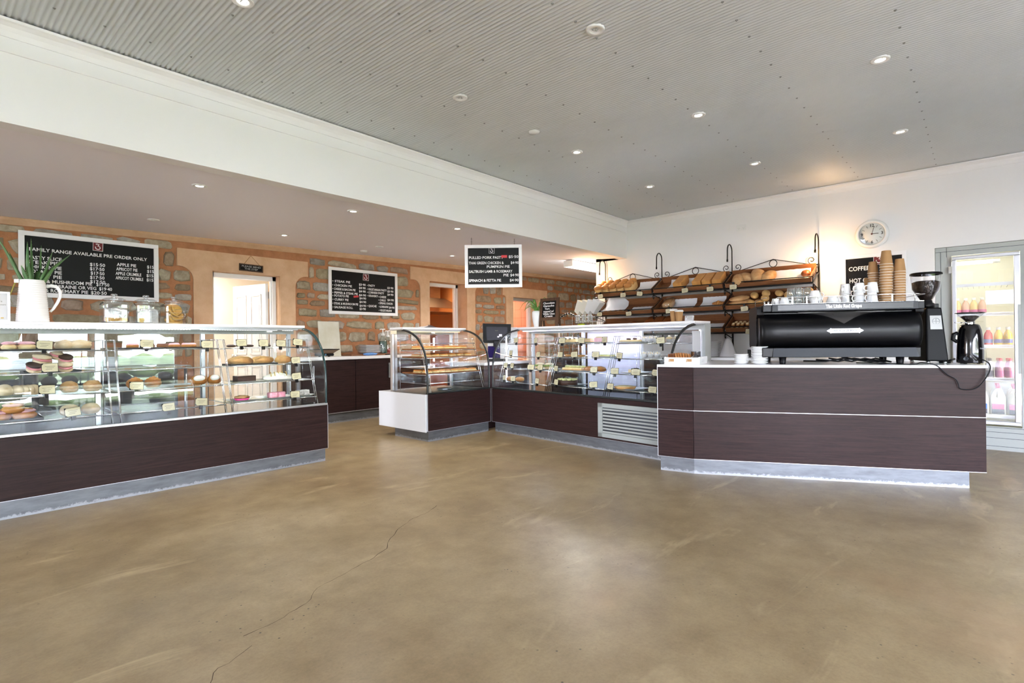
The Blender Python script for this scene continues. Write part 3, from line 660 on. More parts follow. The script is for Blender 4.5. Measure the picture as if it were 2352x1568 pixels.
B(0, 0, .90, 4.5, .62, .94).build('bench_top', steel, pb); B(.02, .06, .30, 4.48, .60, .32).build('undershelf', steel, pb); B(0, .60, .94, 4.5, .62, 1.05).build('upstand', steel, pb)
B(.02, .40, .32, 4.48, .58, .88).build('cupboard', mat('dark grey cupboard', (70, 72, 76), .5), pb)
for x in (.04, 1.5, 3.0, 4.46):
    for y in (.05, .57): MB().tube([(x, y, 0), (x, y, .90)], .018, 8).build('leg', steel, pb)
# ---------------------------------------------------------------- ceiling lights
def downlight(label, loc, on, kind='thing'):
    t = thing('downlight', label, 'ceiling light', loc)
    MB().lathe([(.030, -.002), (.034, -.006), (.050, -.007), (.056, -.004), (.057, .004)], 28).build('trim_ring', white_plastic, t)
    MB().lathe([(.0, .004), (.018, .002), (.031, -.002)], 24).build('lens', lamp_white if on else white_lam, t)
    if on: light('bulb_light', 'SPOT', (0, 0, -.02), 55 if loc[2] < 2.9 else 2.5, (1, .93, .84), t, spot_size=2.3, spot_blend=.9, shadow_soft_size=.03)
    else:
        for i in range(3): MB().lathe([(0, -.003), (.007, -.002), (.008, .002)], 10, 0, TR(.012 * math.cos(i * 2.1), .012 * math.sin(i * 2.1), 0)).build('diode', grey_plastic, t)
    return t
for lb, x, y, on in (('lit white downlight cut off by the top edge, nearest the beam', 1.227, 2.97, 1), ('unlit white downlight in the corrugated ceiling, nearest to the camera', 2.728, 1.707, 0),
    ('largest lit downlight in the corrugated ceiling, towards the right', 4.299, .489, 1), ('unlit white downlight in the corrugated ceiling close to the white beam', 2.797, 2.943, 0),
    ('lit downlight near the centre of the corrugated ceiling', 4.335, 1.734, 1), ('lit downlight above the coffee machine, far right of the corrugated ceiling', 5.923, .531, 1),
    ('lit downlight beside the blank round cover near the beam', 4.372, 2.959, 1), ('lit downlight in front of the orange glow on the ceiling', 5.935, 1.776, 1),
    ('lit downlight farthest back in the corrugated ceiling, near its corner', 5.95, 2.985, 1)):
    downlight(lb, (x, y, ZC - .004), on)
tag(MB().lathe([(0, -.012), (.045, -.010), (.05, 0)], 24).build('ceiling_cover', white_plastic, loc=(3.689, 2.944, ZC - .004)), 'round white blank cover on the corrugated ceiling near the beam', 'cover')
for lb, x, y, on in (('lit downlight in the low ceiling, leftmost of those lit', 1.63, 4.82, 1), ('lit downlight in the low ceiling above the left door opening and next to the beam', 2.96, 4.66, 1),
    ('unlit downlight in the low ceiling above the large order chalkboard', 1.83, 6.78, 0), ('lit downlight in the low ceiling above the left doorway', 3.24, 6.68, 1),
    ('lit downlight in the low ceiling left of the hanging board chains', 4.22, 4.51, 1), ('unlit downlight in the low ceiling above the pie chalkboard', 4.62, 6.60, 0), ('lit downlight in the low ceiling left of the hanging chalkboard', 5.98, 6.52, 1)):
    downlight(lb, (x, y, lowz(x, y) - .001), on)
tag(MB().lathe([(0, -.03), (.05, -.028), (.055, 0)], 20).build('smoke_detector', white_plastic, loc=(4.75, 7.2, lowz(4.75, 7.2))), 'white smoke detector on the low ceiling above the pie chalkboard', 'detector')
fl = thing('fluorescent_light', 'bright fluorescent batten light on the low ceiling past the beam', 'ceiling light', (7.32, 5.06, 2.44))
B(0, 0, .045, 1.3, .16, .075).build('batten', white_plastic, fl); B(-.02, -.005, -.03, .0, .165, .07).build('end_cap', white_plastic, fl)
B(0, .005, -.03, 1.3, .155, .045).build('diffuser', tube_white, fl)
light('tube_light', 'AREA', (.6, .08, -.04), 40, (1, .98, .95), fl, shape='RECTANGLE', size=1.2, size_y=.12)

# ---------------------------------------------------------------- chalkboards
def board(name, label, loc, rot, W, H, fw=.045, fmat=None, th=.022, cat='chalkboard'):
    t = thing(name, label, cat, loc, rot=rot); fmat = fmat or frame_white
    for a in ((0, 0, W, fw), (0, H - fw, W, H), (0, fw, fw, H - fw), (W - fw, fw, W, H - fw)):
        B(a[0], -th, a[1], a[2], 0, a[3]).build('frame_rail', fmat, t, bev=.002)
    B(fw - .004, -th * .45, fw - .004, W - fw + .004, -.002, H - fw + .004).build('slate', chalk_black, t)
    return t
def logo(t, x, z, s, y, red=True):
    """The shop's square chalk emblem: a swirl like a 3 in a box."""
    q = MB()
    if red: B(x - s, y + .0004, z - s, x + s, y + .0012, z + s).build('logo_field', chalk_red, t)
    sq = [(x - s * 1.02, y, z - s), (x + s, y, z - s * 1.05), (x + s * 1.06, y, z + s), (x - s * .97, y, z + s * 1.03)]
    q.tube(sq, .0035 * s / .045, 4, closed=True)
    q.tube([(x - .42 * s, y, z + .62 * s), (x - .1 * s, y, z + .66 * s), (x + .26 * s, y, z + .58 * s), (x - .02 * s, y, z + .16 * s), (x + .34 * s, y, z + .06 * s), (x + .5 * s, y, z - .3 * s), (x + .24 * s, y, z - .66 * s), (x - .2 * s, y, z - .66 * s), (x - .46 * s, y, z - .4 * s), (x - .5 * s, y, z - .02 * s)], .005 * s / .045, 5)
    q.build('logo', chalk, t)
def lines(t, W, H, rows, y, size, m=chalk):
    for s_, fx, fz, w in rows: text(s_, size, t, (fx * W, y, fz * H), m, w * W, fat=size * .014)
# order board
W, H = 1.30, .712
t = board('chalkboard', 'large white framed chalkboard headed FAMILY RANGE behind the aloe jug', (.842, 7.768, 1.722), (0, 0, 0), W, H, .05)
logo(t, .53 * W, .865 * H, .046, -.014)
lines(t, W, H, [('FAMILY RANGE AVAILABLE PRE ORDER ONLY', .065, .725, .84), ('PASTY SLICE', .055, .60, .22), ('STEAK PIE', .055, .53, .2), ('CHICKEN PIE', .055, .46, .22), ('POTATO PIE', .055, .39, .22), ('CURRY PIE', .055, .32, .22), ('STEAK & MUSHROOM PIE', .055, .245, .43), ('QUICHE LORRAINE OR VEG', .055, .175, .46), ('LAMB & ROSEMARY PIE', .055, .105, .40),
    ('$15·50', .47, .565, .11), ('$17·50', .47, .495, .105), ('$17·50', .475, .425, .10), ('$17·50', .47, .355, .105), ('$17·50', .47, .285, .11), ('$17·50', .515, .245, .095), ('$19·40', .535, .175, .095), ('$20·50', .475, .105, .115),
    ('APPLE PIE', .67, .60, .15), ('APRICOT PIE', .665, .525, .165), ('APPLE CRUMBLE', .66, .45, .20), ('APRICOT CRUMBLE', .66, .375, .215), ('$15', .905, .60, .055), ('$15', .905, .525, .055), ('$15', .90, .45, .055), ('$15', .90, .375, .055)], -.0115, .052)
# pie board
W, H = 1.325, .748
t = board('chalkboard', 'white framed chalkboard listing pies and pasties on the stone wall', (4.470, 7.768, 1.650), (0, 0, 0), W, H, .05)
logo(t, .515 * W, .845 * H, .052, -.014)
lines(t, W, H, [('• STEAK PIE', .05, .70, .24), ('• CHICKEN PIE', .05, .615, .265), ('• CHEESE & BACON PIE', .05, .535, .315), ('• PEPPER & STEAK PIE', .05, .455, .345), ('• POTATO PIE', .05, .39, .22), ('• CURRY PIE', .05, .31, .215), ('• STEAK & MUSHROOM PIE', .05, .225, .35), ('• SAUSAGE ROLL', .05, .145, .275),
    ('$3·90', .415, .67, .095), ('$4·90', .415, .595, .095), ('$4·90', .415, .52, .095), ('$4·90', .415, .435, .10), ('$4·90', .42, .365, .095), ('$4·90', .42, .285, .095), ('$4·90', .42, .20, .095), ('$3·90', .42, .13, .09),
    ('• PASTY', .53, .665, .12), ('• VEGETARIAN PASTY', .53, .58, .30), ('• CORNISH PASTY', .53, .51, .26), ('• KRANSKY', .535, .435, .16), ('• CHEESE', .70, .425, .12), ('• CHILLI', .70, .35, .11), ('• SPRING ONION', .70, .28, .22), ('• QUICHE', .53, .205, .14), ('• LORRAINE', .705, .20, .15), ('• VEGETARIAN', .705, .115, .20),
    ('$3·90', .84, .645, .095), ('$3·90', .84, .565, .095), ('$4·90', .84, .49, .095), ('$4·90', .84, .365, .10), ('$4·90', .865, .19, .085)], -.0115, .05)
B(.355 * W, -.0135, .205 * H, .425 * W, -.0115, .245 * H).build('sold_sticker', sticker_red, t, rot=(0, -.12, 0), loc=(0, 0, .07))
# hanging board, square on to the shop floor
W, H = .724, .540
hx = Vector((4.729, 4.921, 1.866)); ang = math.atan2(-(math.cos(YAW)), math.sin(YAW))
t = board('hanging_chalkboard', 'white framed chalkboard hanging on two chains from the low ceiling', hx, (0, 0, ang), W, H, .04)
logo(t, .47 * W, .865 * H, .033, -.014, False)
lines(t, W, H, [('PULLED PORK PASTY', .07, .70, .60), ('THAI GREEN CHICKEN &', .07, .575, .61), ('PUMPKIN PIE', .38, .485, .40), ('SALTBUSH LAMB & ROSEMARY', .07, .375, .76), ('PIE', .67, .285, .09), ('SPINACH & FETTA PIE', .07, .165, .56), ('$5·50', .765, .715, .17), ('$4·90', .80, .575, .14), ('$4·90', .79, .285, .15), ('$4·90', .78, .165, .155)], -.0115, .046)
B(.64 * W, -.0135, .695 * H, .74 * W, -.0115, .755 * H).build('sold_sticker', sticker_red, t)
for x in (.12, .87):
    q = MB(); zt = lowz(4.9, 4.7) - 1.866
    n_ = int((zt - H) / .017) + 1
    for i in range(n_):
        M = TR(x * W, -.011, H + .008 + i * .017, rz=PI / 2 * (i % 2)); q.tube([(.005 * math.cos(a * PI / 4), 0, .0105 * math.sin(a * PI / 4)) for a in range(8)], .0016, 4, closed=True, M=M)
    q.build('chain', iron, t)
# step sign
W, H = .33, .102
t = board('step_sign', 'small hanging slate sign reading PLEASE MIND THE STEP above the left doorway', (3.115, 7.768, 2.210), (0, math.radians(1.2), 0), W, H, .013, oak, .014, 'sign')
lines(t, W, H, [('PLEASE MIND', .10, .66, .80), ('THE STEP', .22, .32, .56)], -.0085, .034, mat('faded chalk', (168, 168, 166), .8))
MB().tube([(.07, -.006, H), (.155, -.002, .222), (.165, -.002, .222), (.285, -.006, H - .004)], .003, 5).build('cord', kraft, t)
# coffee board on the right hand wall
W, H = .63, .62
t = board('chalkboard', 'white framed chalkboard reading COFFEE behind the paper cups', (7.456, 1.252, 1.535), (0, 0, -PI / 2), W, H, .042)
logo(t, .59 * W, .875 * H, .052, -.014)
lines(t, W, H, [('COFFEE', .11, .735, .33), ('HOT CHOCOLATE', .12, .51, .74), ('TEA', .12, .28, .18)], -.0115, .07)

# ---------------------------------------------------------------- clock and power point
t = thing('wall_clock', 'round white wall clock showing three minutes past three', 'clock', (7.456, .945, 2.382), rot=(0, 0, -PI / 2))
MB().lathe([(0, 0), (.162, 0), (.166, .014), (.158, .034), (.140, .044), (.128, .036), (.126, .022), (.126, .018)], 48, 0, TR(0, 0, 0, rx=PI / 2)).build('case', white_plastic, t)
MB().lathe([(0, .020), (.127, .020), (.127, .018)], 40, 0, TR(0, 0, 0, rx=PI / 2)).build('dial', mat('clock dial', (226, 230, 228), .35), t)
dm = mat('dark numeral', (52, 50, 48), .5)
for s_, x, z in (('12', 0, .096), ('3', .098, 0), ('6', 0, -.096), ('9', -.098, 0)): text(s_, .046, t, (x, -.0215, z), dm, align='CENTER', fat=.001, name='numeral')
for h in range(12):
    if h % 3: a = PI / 2 - h * PI / 6; MB().box(-.0018, -.0225, .082, .0018, -.0205, .108, 0, Matrix.Rotation(PI / 2 - a, 4, 'Y')).build('hour_mark', dm, t)
for nm, ln, wd, ang in (('minute_hand', .092, .0022, 16), ('hour_hand', .064, .003, 91)):
    MB().box(-wd, -.027, -.012, wd, -.0245, ln, 0, Matrix.Rotation(math.radians(ang), 4, 'Y')).build(nm, dm, t)
MB().lathe([(0, .031), (.008, .029), (.009, .021)], 14, 0, TR(0, 0, 0, rx=PI / 2)).build('hub', chalk_red, t)
MB().lathe([(0, .040), (.05, .0385), (.10, .035), (.128, .030)], 32, 0, TR(0, 0, 0, rx=PI / 2)).build('cover_glass', clear, t)
t = thing('power_point', 'white double power point high on the right wall', 'outlet', (7.460, 2.476, 2.636), rot=(0, 0, -PI / 2))
B(0, -.009, 0, .124, 0, .078).build('plate', white_plastic, t, bev=.003)
for x in (.032, .092):
    B(x - .006, -.013, .052, x + .006, -.009, .068).build('switch', white_plastic, t)
    q = MB()
    for dx, rz in ((-.009, .5), (.009, -.5)): q.box(-.0015, -.0097, -.005, .0015, -.0088, .005, 0, Matrix.Translation((x + dx, 0, .034)) @ Matrix.Rotation(rz, 4, 'Y'))
    q.box(x - .0015, -.0097, .015, x + .0015, -.0088, .025); q.build('socket', grey_plastic, t)

# ---------------------------------------------------------------- bread rack on the right hand wall
rack = thing('bread_rack', 'black wrought iron three tier bread rack with scrolls on the white wall', 'rack', (7.41, 1.49, 0))
RY = [0, 1.035, 2.045, 3.005]; TZ = [(2.083, 1.91), (1.788, 1.628), (1.495, 1.337)]; DX = .315
for y in RY:
    q = MB(); q.tube([(0, y, 1.02), (0, y, 2.09)], .012, 8)
    q.tube([(0, y, 2.09), (0, y, 2.36)] + [(-.085 + .085 * math.cos(a), y + .03 * 0, 2.36 + .085 * math.sin(a)) for a in [PI * i / 10 for i in range(1, 11)]] + [(-.172, y, 2.29), (-.176, y, 2.235)], .0075, 8)
    q.build('upright', iron, rack)
    if y not in (0, RY[3]): MB().tube([(-.176, y, 2.238), (-.177, y, 2.205)], .011, 8).build('lamp_holder', iron, rack)
    for zb_, zf in TZ:
        q = MB(); q.tube([(0, y, zb_), (-DX, y, zf), (-DX, y, zf - .075), (0, y, zb_ - .10)], .006, 6)
        q.tube([(-DX + .03, y, zf - .085), (-.04, y, zb_ - .30), (-.01, y, zb_ - .31)], .0055, 6)
        q.tube([(-DX + .035 + .018 * math.cos(a) , y, zf - .115 + .03 * math.sin(a)) for a in [PI * (.5 + i / 5) for i in range(10)]], .005, 6)
        q.build('bracket', iron, rack)
def spiral(y, z, s, hand):
    P = []
    for i in range(22):
        a = -PI / 2 + hand * i * .36; r_ = s * (1 - i / 26)
        P.append((0, y + r_ * math.cos(a) * 1, z + s + r_ * math.sin(a)))
    return P
for k in range(3):
    y0, y1 = RY[k], RY[k + 1]; ym = (y0 + y1) / 2
    q = MB(); q.tube([(0, y0, 2.085), (0, y1, 2.085)], .008, 6)
    q.tube(spiral(y0 + .075, 2.095, .048, 1)[::-1] + [(0, y0 + .13, 2.10), (0, ym, 2.20), (0, y1 - .13, 2.10)] + spiral(y1 - .075, 2.095, .048, -1), .0048, 6)
    q.tube([(0, ym + .046 * math.cos(i * PI / 8), 2.148 + .046 * math.sin(i * PI / 8)) for i in range(16)], .0048, 6, closed=True)
    q.build('scrollwork', iron, rack)
    for zb_, zf in TZ:
        MB().tube([(-DX, y0, zf), (-DX, y1, zf)], .0065, 6).tube([(-DX, y0, zf - .075), (-DX, y1, zf - .075)], .012, 6).tube([(-.0, y0, zb_ - .1), (0, y1, zb_ - .1)], .010, 6).build('rail', iron, rack)
for y, e, lb in ((RY[0], 9, 'r'), (RY[3], 5, 'l')):
    q = MB().tube([(-.176, y, 2.24), (-.178, y, 2.20)], .012, 8); h = q.build('lamp_holder', iron, rack)
    MB().blob((.05, .05, .06), 0, TR(-.185, y, 2.14), 12, 8).build('bulb', bulb_warm, h)
    light('bulb_light', 'POINT', (-.19, y + (.02 if y else -.02), 2.13), e, (1, .60, .28), h, shadow_soft_size=.03)
TILT = math.atan2(TZ[0][0] - TZ[0][1], DX)
def tray_frame(tier, y):
    """Placement on the sloping floor of a tray: x runs up towards the wall."""
    zb_, zf = TZ[tier]; return Matrix.Translation((7.41 - DX + .012, y, zf - .062)) @ Matrix.Rotation(-TILT, 4, 'Y')
bn = ('left', 'middle', 'right'); tn = ('top', 'middle', 'bottom')
for ti in range(3):
    for bi in range(3):
        k = 2 - bi; y0, y1 = 1.49 + RY[k] + .018, 1.49 + RY[k + 1] - .018
        t = thing('bread_tray', 'timber bread tray in the %s bay of the %s tier of the bread rack' % (bn[bi], tn[ti]), 'tray'); t.matrix_world = tray_frame(ti, 0)
        dl = .345; m = tray_wood
        B(0, y0, -.006, dl, y1, 0).build('base', m, t)
        B(0, y0, 0, .009, y1, .052).build('front_board', m, t); B(dl - .009, y0, 0, dl, y1, .095).build('back_board', m, t)
        for y in (y0, y1 - .009): B(.009, y, 0, dl - .009, y + .009, .062).build('end_board', m, t)

# ---------------------------------------------------------------- breads
o_ = ('leftmost', 'second', 'third', 'fourth', 'fifth', 'sixth', 'seventh', 'eighth', 'ninth')
crust = mat('golden crust', (202, 142, 74), .55, var=(168, 104, 48), vscale=11, bump=.25, bscale=40)
crumb = mat('pale loaf side', (222, 184, 126), .65, var=(206, 160, 98), vscale=9, bump=.2, bscale=60)
rustic = mat('floured rustic crust', (206, 170, 122), .7, var=(168, 112, 62), vscale=8, bump=.4, bscale=30)
dark_crust = mat('dark shiny crust', (138, 76, 36), .4, var=(104, 54, 26), vscale=9, bump=.2)
roll_m = mat('soft roll crust', (214, 164, 96), .55, var=(226, 190, 134), vscale=7, bump=.1)
bag_m = glass('clear bread bag', tint=(.97, .96, .94), base=.16, rough=.15)
def on_tray(mb, name, mats, ti, y, d, label, cat, rz=0, group=None, h=0):
    o = mb.build(name, mats); o.matrix_world = tray_frame(ti, y) @ Matrix.Translation((d, 0, h)) @ Matrix.Rotation(rz, 4, 'Z'); return tag(o, label, cat, group)
def batch(seed=0):
    q = MB(); q.blob((.27, .118, .125), 0, None, 16, 10, e=.45, flat=.06, jag=.06, freq=1.5, seed=seed)
    for i in range(3): q.blob((.095, .122, .075), 1, TR(-.088 + i * .088, 0, .082), 14, 8, e=.8, jag=.1, seed=seed + i)
    return q
for i, y in enumerate((4.455, 4.325, 4.195, 4.07, 3.94)):
    on_tray(batch(i), 'white_loaf', [crumb, crust], 0, y, .165, '%s of five white high top loaves at the left of the top tier' % ('leftmost', 'second', 'middle', 'fourth', 'rightmost')[i], 'loaf', R.uniform(-.06, .06), 'high top loaves')
for i, (y, w_) in enumerate(((3.16, .125), (2.895, .12), (2.765, .12), (2.63, .12))):
    q = MB(); q.box(-.14, -w_ / 2, 0, .14, w_ / 2, .118)
    o = on_tray(q, 'square_loaf', [mat('square loaf crust', (204, 150, 82), .55, var=(182, 120, 58), vscale=8, bump=.15) if i == 0 else MATS['square loaf crust']], 0, y, .165, ('square sandwich loaf standing alone in the middle of the top tier', 'left of three square loaves side by side on the top tier', 'middle of three square loaves side by side on the top tier', 'right of three square loaves side by side on the top tier')[i], 'loaf', .03 * (i - 1), 'square loaves')
    b = o.modifiers.new('bevel', 'BEVEL'); b.width = .012; b.segments = 2
for i, (y, d, rz, s_) in enumerate(((2.38, .11, .3, 1), (2.30, .18, .9, .95), (2.16, .19, .2, 1.15), (2.02, .17, -.3, .95))):
    on_tray(MB().blob((.26 * s_, .15 * s_, .11 * s_), 0, TR(0, 0, 0, rx=.2), 16, 10, e=.85, flat=.1, jag=.14, freq=2, seed=i + 20), 'rustic_loaf', rustic, 0, y, d, ('greyish floury rustic loaf at the left of the right bay, top tier', 'upright rustic loaf second in the right bay of the top tier', 'largest rustic loaf on the top tier of the rack', 'rustic loaf right of the largest one, by the glowing paper')[i], 'loaf', rz, 'rustic loaves')
on_tray(MB().blob((.13, .11, .07), 0, None, 14, 8, flat=.1, jag=.08, seed=31), 'bread_roll', dark_crust, 0, 1.60, .20, 'single brown roll at the right end of the top tier', 'roll')
def paper_sheet(ti, y0, y1, d0, d1, label, lift=.0):
    mb = MB(); v = []; nx, ny = 6, 14
    for j in range(ny + 1):
        for i in range(nx + 1):
            a = i / nx; y = y0 + (y1 - y0) * j / ny
            z_ = .004 + .004 * math.sin(j * 1.3 + i) ** 2 + (lift * math.sin(PI * j / ny) * (a ** 2) if lift else 0)
            if a == 1 and d1 >= .3: z_ += .05
            v.append((d0 + (d1 - d0) * a, y, z_))
    mb.add(v, [(j * (nx + 1) + i, j * (nx + 1) + i + 1, (j + 1) * (nx + 1) + i + 1, (j + 1) * (nx + 1) + i) for j in range(ny) for i in range(nx)], 0, True)
    o = mb.build('baking_paper', paper); o.matrix_world = tray_frame(ti, 0); tag(o, label, 'paper', 'baking papers')
paper_sheet(0, 3.57, 3.86, .03, .32, 'white baking paper beside the high top loaves on the top tier')
paper_sheet(0, 2.98, 3.36, .03, .31, 'white baking paper under the lone square loaf on the top tier')
paper_sheet(0, 1.56, 2.10, .02, .30, 'brightly lit baking paper at the right end of the top tier')
paper_sheet(1, 4.06, 4.46, .04, .33, 'crumpled baking paper standing up in the left bay of the middle tier', .14)
paper_sheet(1, 3.58, 3.94, .03, .22, 'baking paper lying in the left bay of the middle tier')
paper_sheet(1, 2.98, 3.36, .02, .30, 'baking paper beside the bagged loaf on the middle tier'); paper_sheet(1, 2.58, 2.90, .02, .31, 'baking paper under the croissant on the middle tier')
paper_sheet(2, 2.57, 3.24, .02, .24, 'baking paper in the empty middle bay of the bottom tier')
bl = thing('bagged_loaf', 'brown loaf in a clear plastic bag on the middle tier', 'loaf'); bl.matrix_world = tray_frame(1, 3.35) @ Matrix.Translation((.17, 0, 0))
MB().blob((.24, .145, .11), 0, None, 16, 10, e=.7, flat=.08, jag=.05).build('loaf', rustic, bl); MB().blob((.262, .165, .125), 0, None, 16, 10, e=.7, flat=.05, jag=.09, freq=5).build('bag', bag_m, bl)
q = MB()
for i in range(7): a = (i - 3) / 3; q.blob((.075 * (1 - .45 * abs(a)), .045, .065 * (1 - .5 * abs(a))), 0, TR(.02 * a * a, a * .07, 0, rz=a * .5), 12, 8, jag=.08, seed=i)
on_tray(q, 'croissant', crust, 1, 2.645, .15, 'large golden croissant alone on the middle tier', 'croissant')
for i, (y, d, rz, h) in enumerate(((2.38, .12, .1, 0), (2.36, .20, -.1, .0), (2.37, .16, .2, .05))):
    on_tray(MB().blob((.12, .26, .055), 0, None, 16, 8, flat=.1, jag=.1, freq=4, seed=i + 40), 'flat_bread', rustic, 1, y, d, ('front', 'rear', 'topmost')[i] + ' seeded flat bread in the left of the right bay, middle tier', 'bread', rz, 'seeded flat breads', h)
for i, (y, d, rz, h) in enumerate(((2.195, .20, .3, .06), (2.215, .10, .5, .0), (2.12, .10, .7, .0), (2.06, .22, .2, .07), (2.05, .12, .2, .05), (1.91, .24, .4, .05), (1.80, .20, .1, .04), (1.66, .22, .3, .05), (1.58, .25, .3, .06))):
    on_tray(MB().blob((.15, .10, .062), 0, TR(0, 0, 0, rx=.25), 14, 9, flat=.12, jag=.05, seed=i + 50), 'bread_roll', roll_m, 1, y, d, ('soft roll leaning upright in the middle tier right of the flat breads', 'lowest soft roll beside the flat breads on the middle tier', 'soft roll at the front of the roll pile on the middle tier', 'topmost soft roll of the pile on the middle tier', 'large round soft roll at the front of the pile on the middle tier', 'soft roll left of the glasses, behind the coffee machine', 'soft roll half hidden by the stacked glasses', 'soft roll peeping above the upturned cup on the machine', 'soft roll at the far right end of the middle tier')[i], 'roll', rz, 'soft rolls', h)
for i, y in enumerate((4.36, 4.27, 4.18, 4.10)):
    on_tray(MB().blob((.09, .08, .04), 0, None, 12, 7, flat=.1, jag=.12, seed=i + 70), 'small_bun', crust, 1, y, .07, ('leftmost', 'second', 'third', 'rightmost')[i] + ' of four small buns before the crumpled paper on the middle tier', 'bun', .3 * i, 'small buns')
for i, y in enumerate((3.63, 3.49, 3.35)):
    on_tray(MB().blob((.27, .13, .15), 0, None, 16, 10, e=.5, flat=.05, jag=.05, seed=i + 80), 'fruit_loaf', dark_crust, 2, y, .16, ('left', 'middle', 'right')[i] + ' of three dark fruit loaves behind the takeaway cups', 'loaf', 0, 'dark fruit loaves')
on_tray(MB().blob((.2, .15, .10), 0, None, 14, 8, flat=.1, jag=.05, seed=90), 'dark_loaf', dark_crust, 2, 3.94, .2, 'low dark loaf at the left of the bottom tier', 'loaf')
gb = [mat('toasted slice', (206, 150, 90), .7, var=(120, 66, 34), vscale=18), mat('pale slice', (228, 206, 164), .7)]
i = 0
for j in range(3):
    for k in range(7):
        q = MB().blob((.085, .05, .018), 0, TR(0, 0, .004), 12, 5, e=.7, flat=.0, jag=.1, seed=i).blob((.07, .04, .012), 1, TR(0, 0, .013), 10, 4, jag=.1, seed=i)
        on_tray(q, 'garlic_slice', gb, 2, 2.45 - k * .058 - R.uniform(0, .008), .06 + j * .085, '%s toasted slice in the %s row on the bottom tier' % (o_[k], ('front', 'middle', 'rear')[j]), 'slice', R.uniform(-.3, .3), 'toasted slices', .022 * (j % 2)); i += 1
# price tags
tg0 = None
def price_tag(M, label, group, drop=False, s=1.0):
    global tg0
    if tg0 is None:
        tg0 = thing('price_tag', 'x', 'tag')
        B(-.048, -.0015, -.033, .048, .0015, .033).build('holder', black_plastic, tg0)
        q = MB(); q.prism([(-.045, -.018), (-.034, -.030), (.045, -.030), (.045, .030), (-.034, .030), (-.045, .018)], -.0028, -.0016, 'y'); c_ = q.build('card', tag_cream, tg0)
        q = MB()
        for zz, a, b_ in ((.010, -.028, .03), (-.002, -.02, .022), (-.013, -.025, .012)): q.box(a, -.0032, zz - .0014, b_, -.0028, zz + .0014)
        q.build('print', ink, c_)
        B(-.012, -.004, -.062, .012, .016, -.032).build('clip', black_plastic, tg0); o = tg0
    else: o = dup(tg0)
    o.matrix_world = M @ Matrix.Scale(s, 4); o['label'] = label; o['group'] = group; return o
o_ = ('leftmost', 'second', 'third', 'fourth', 'fifth', 'sixth', 'seventh', 'eighth', 'ninth')
for ti, L_ in ((0, [(4.384, 1.858), (3.994, 1.853), (3.724, 1.854), (3.044, 1.853), (2.698, 1.846), (2.399, 1.852)]), (1, [(4.403, 1.583), (3.904, 1.571), (3.28, 1.581), (2.262, 1.565)]), (2, [(2.207, 1.274)])):
    for i, (y, zz) in enumerate(L_):
        M = Matrix.Translation((7.075, y, zz)) @ Matrix.Rotation(-PI / 2, 4, 'Z') @ Matrix.Rotation(R.uniform(-.12, .12), 4, 'Y') @ Matrix.Rotation(PI, 4, 'Y')
        price_tag(M, ('%s cream price tag clipped to the %s rail of the bread rack' % (o_[i], tn[ti])) if ti < 2 else 'only cream price tag on the bottom rail of the bread rack', 'bread rack price tags', s=.98)
# ---------------------------------------------------------------- price tags inside the cases
LT = [(-2.133, .208, 1.192), (-1.493, .209, 1.195), (-1.039, .206, 1.184), (-.748, .209, 1.195), (-.548, .208, 1.191), (-.381, .207, 1.187), (-.208, .210, 1.197), (-2.111, .154, 1.025), (-.260, .152, 1.018), (-2.134, .103, .869), (-.279, .101, .864), (-1.998, .048, .698), (-1.141, .047, .695), (-.321, .046, .693), (-1.387, .039, .675), (-1.592, .098, .860)]
GT = [(.271, .210, 1.196), (.639, .207, 1.189), (1.082, .206, 1.184), (1.381, .206, 1.184), (1.715, .207, 1.188), (2.424, .199, 1.175), (.228, .156, 1.030), (.734, .151, 1.016), (1.099, .152, 1.018), (1.317, .153, 1.022), (1.628, .154, 1.025), (1.952, .152, 1.018), (.179, .104, .870), (.305, .104, .871), (.652, .100, .859), (.815, .100, .860), (1.078, .099, .857), (1.645, .100, .859), (1.927, .098, .853), (2.191, .098, .852), (2.429, .098, .853), (.212, .053, .715), (.378, .051, .708), (.811, .048, .699), (1.126, .048, .700), (1.676, .048, .699), (1.908, .046, .692), (2.423, .044, .688)]
tier_name = lambda z_: 'top' if z_ > 1.1 else 'second' if z_ > .95 else 'third' if z_ > .78 else 'bottom'
for F, L_, nm, gr in ((LEFT, LT, 'bread case at the left', 'bread case price tags'), (LONG, GT, 'glass cake case', 'cake case price tags')):
    cnt = {}
    for u, v, zz in sorted(L_, key=lambda q: (-round(q[2], 1), q[0])):
        t_ = tier_name(zz); k = cnt.get(t_, 0); cnt[t_] = k + 1
        rz = R.uniform(-.35, .35) if F is LONG else R.uniform(-.15, .15)
        price_tag(F.M @ Matrix.Translation((u, v - .014, zz)) @ Matrix.Rotation(rz, 4, 'Z') @ Matrix.Rotation(R.uniform(-.10, .10), 4, 'Y') @ Matrix.Rotation(-.15, 4, 'X'), '%s cream price tag along the %s shelf of the %s' % (o_[k], t_, nm), gr)

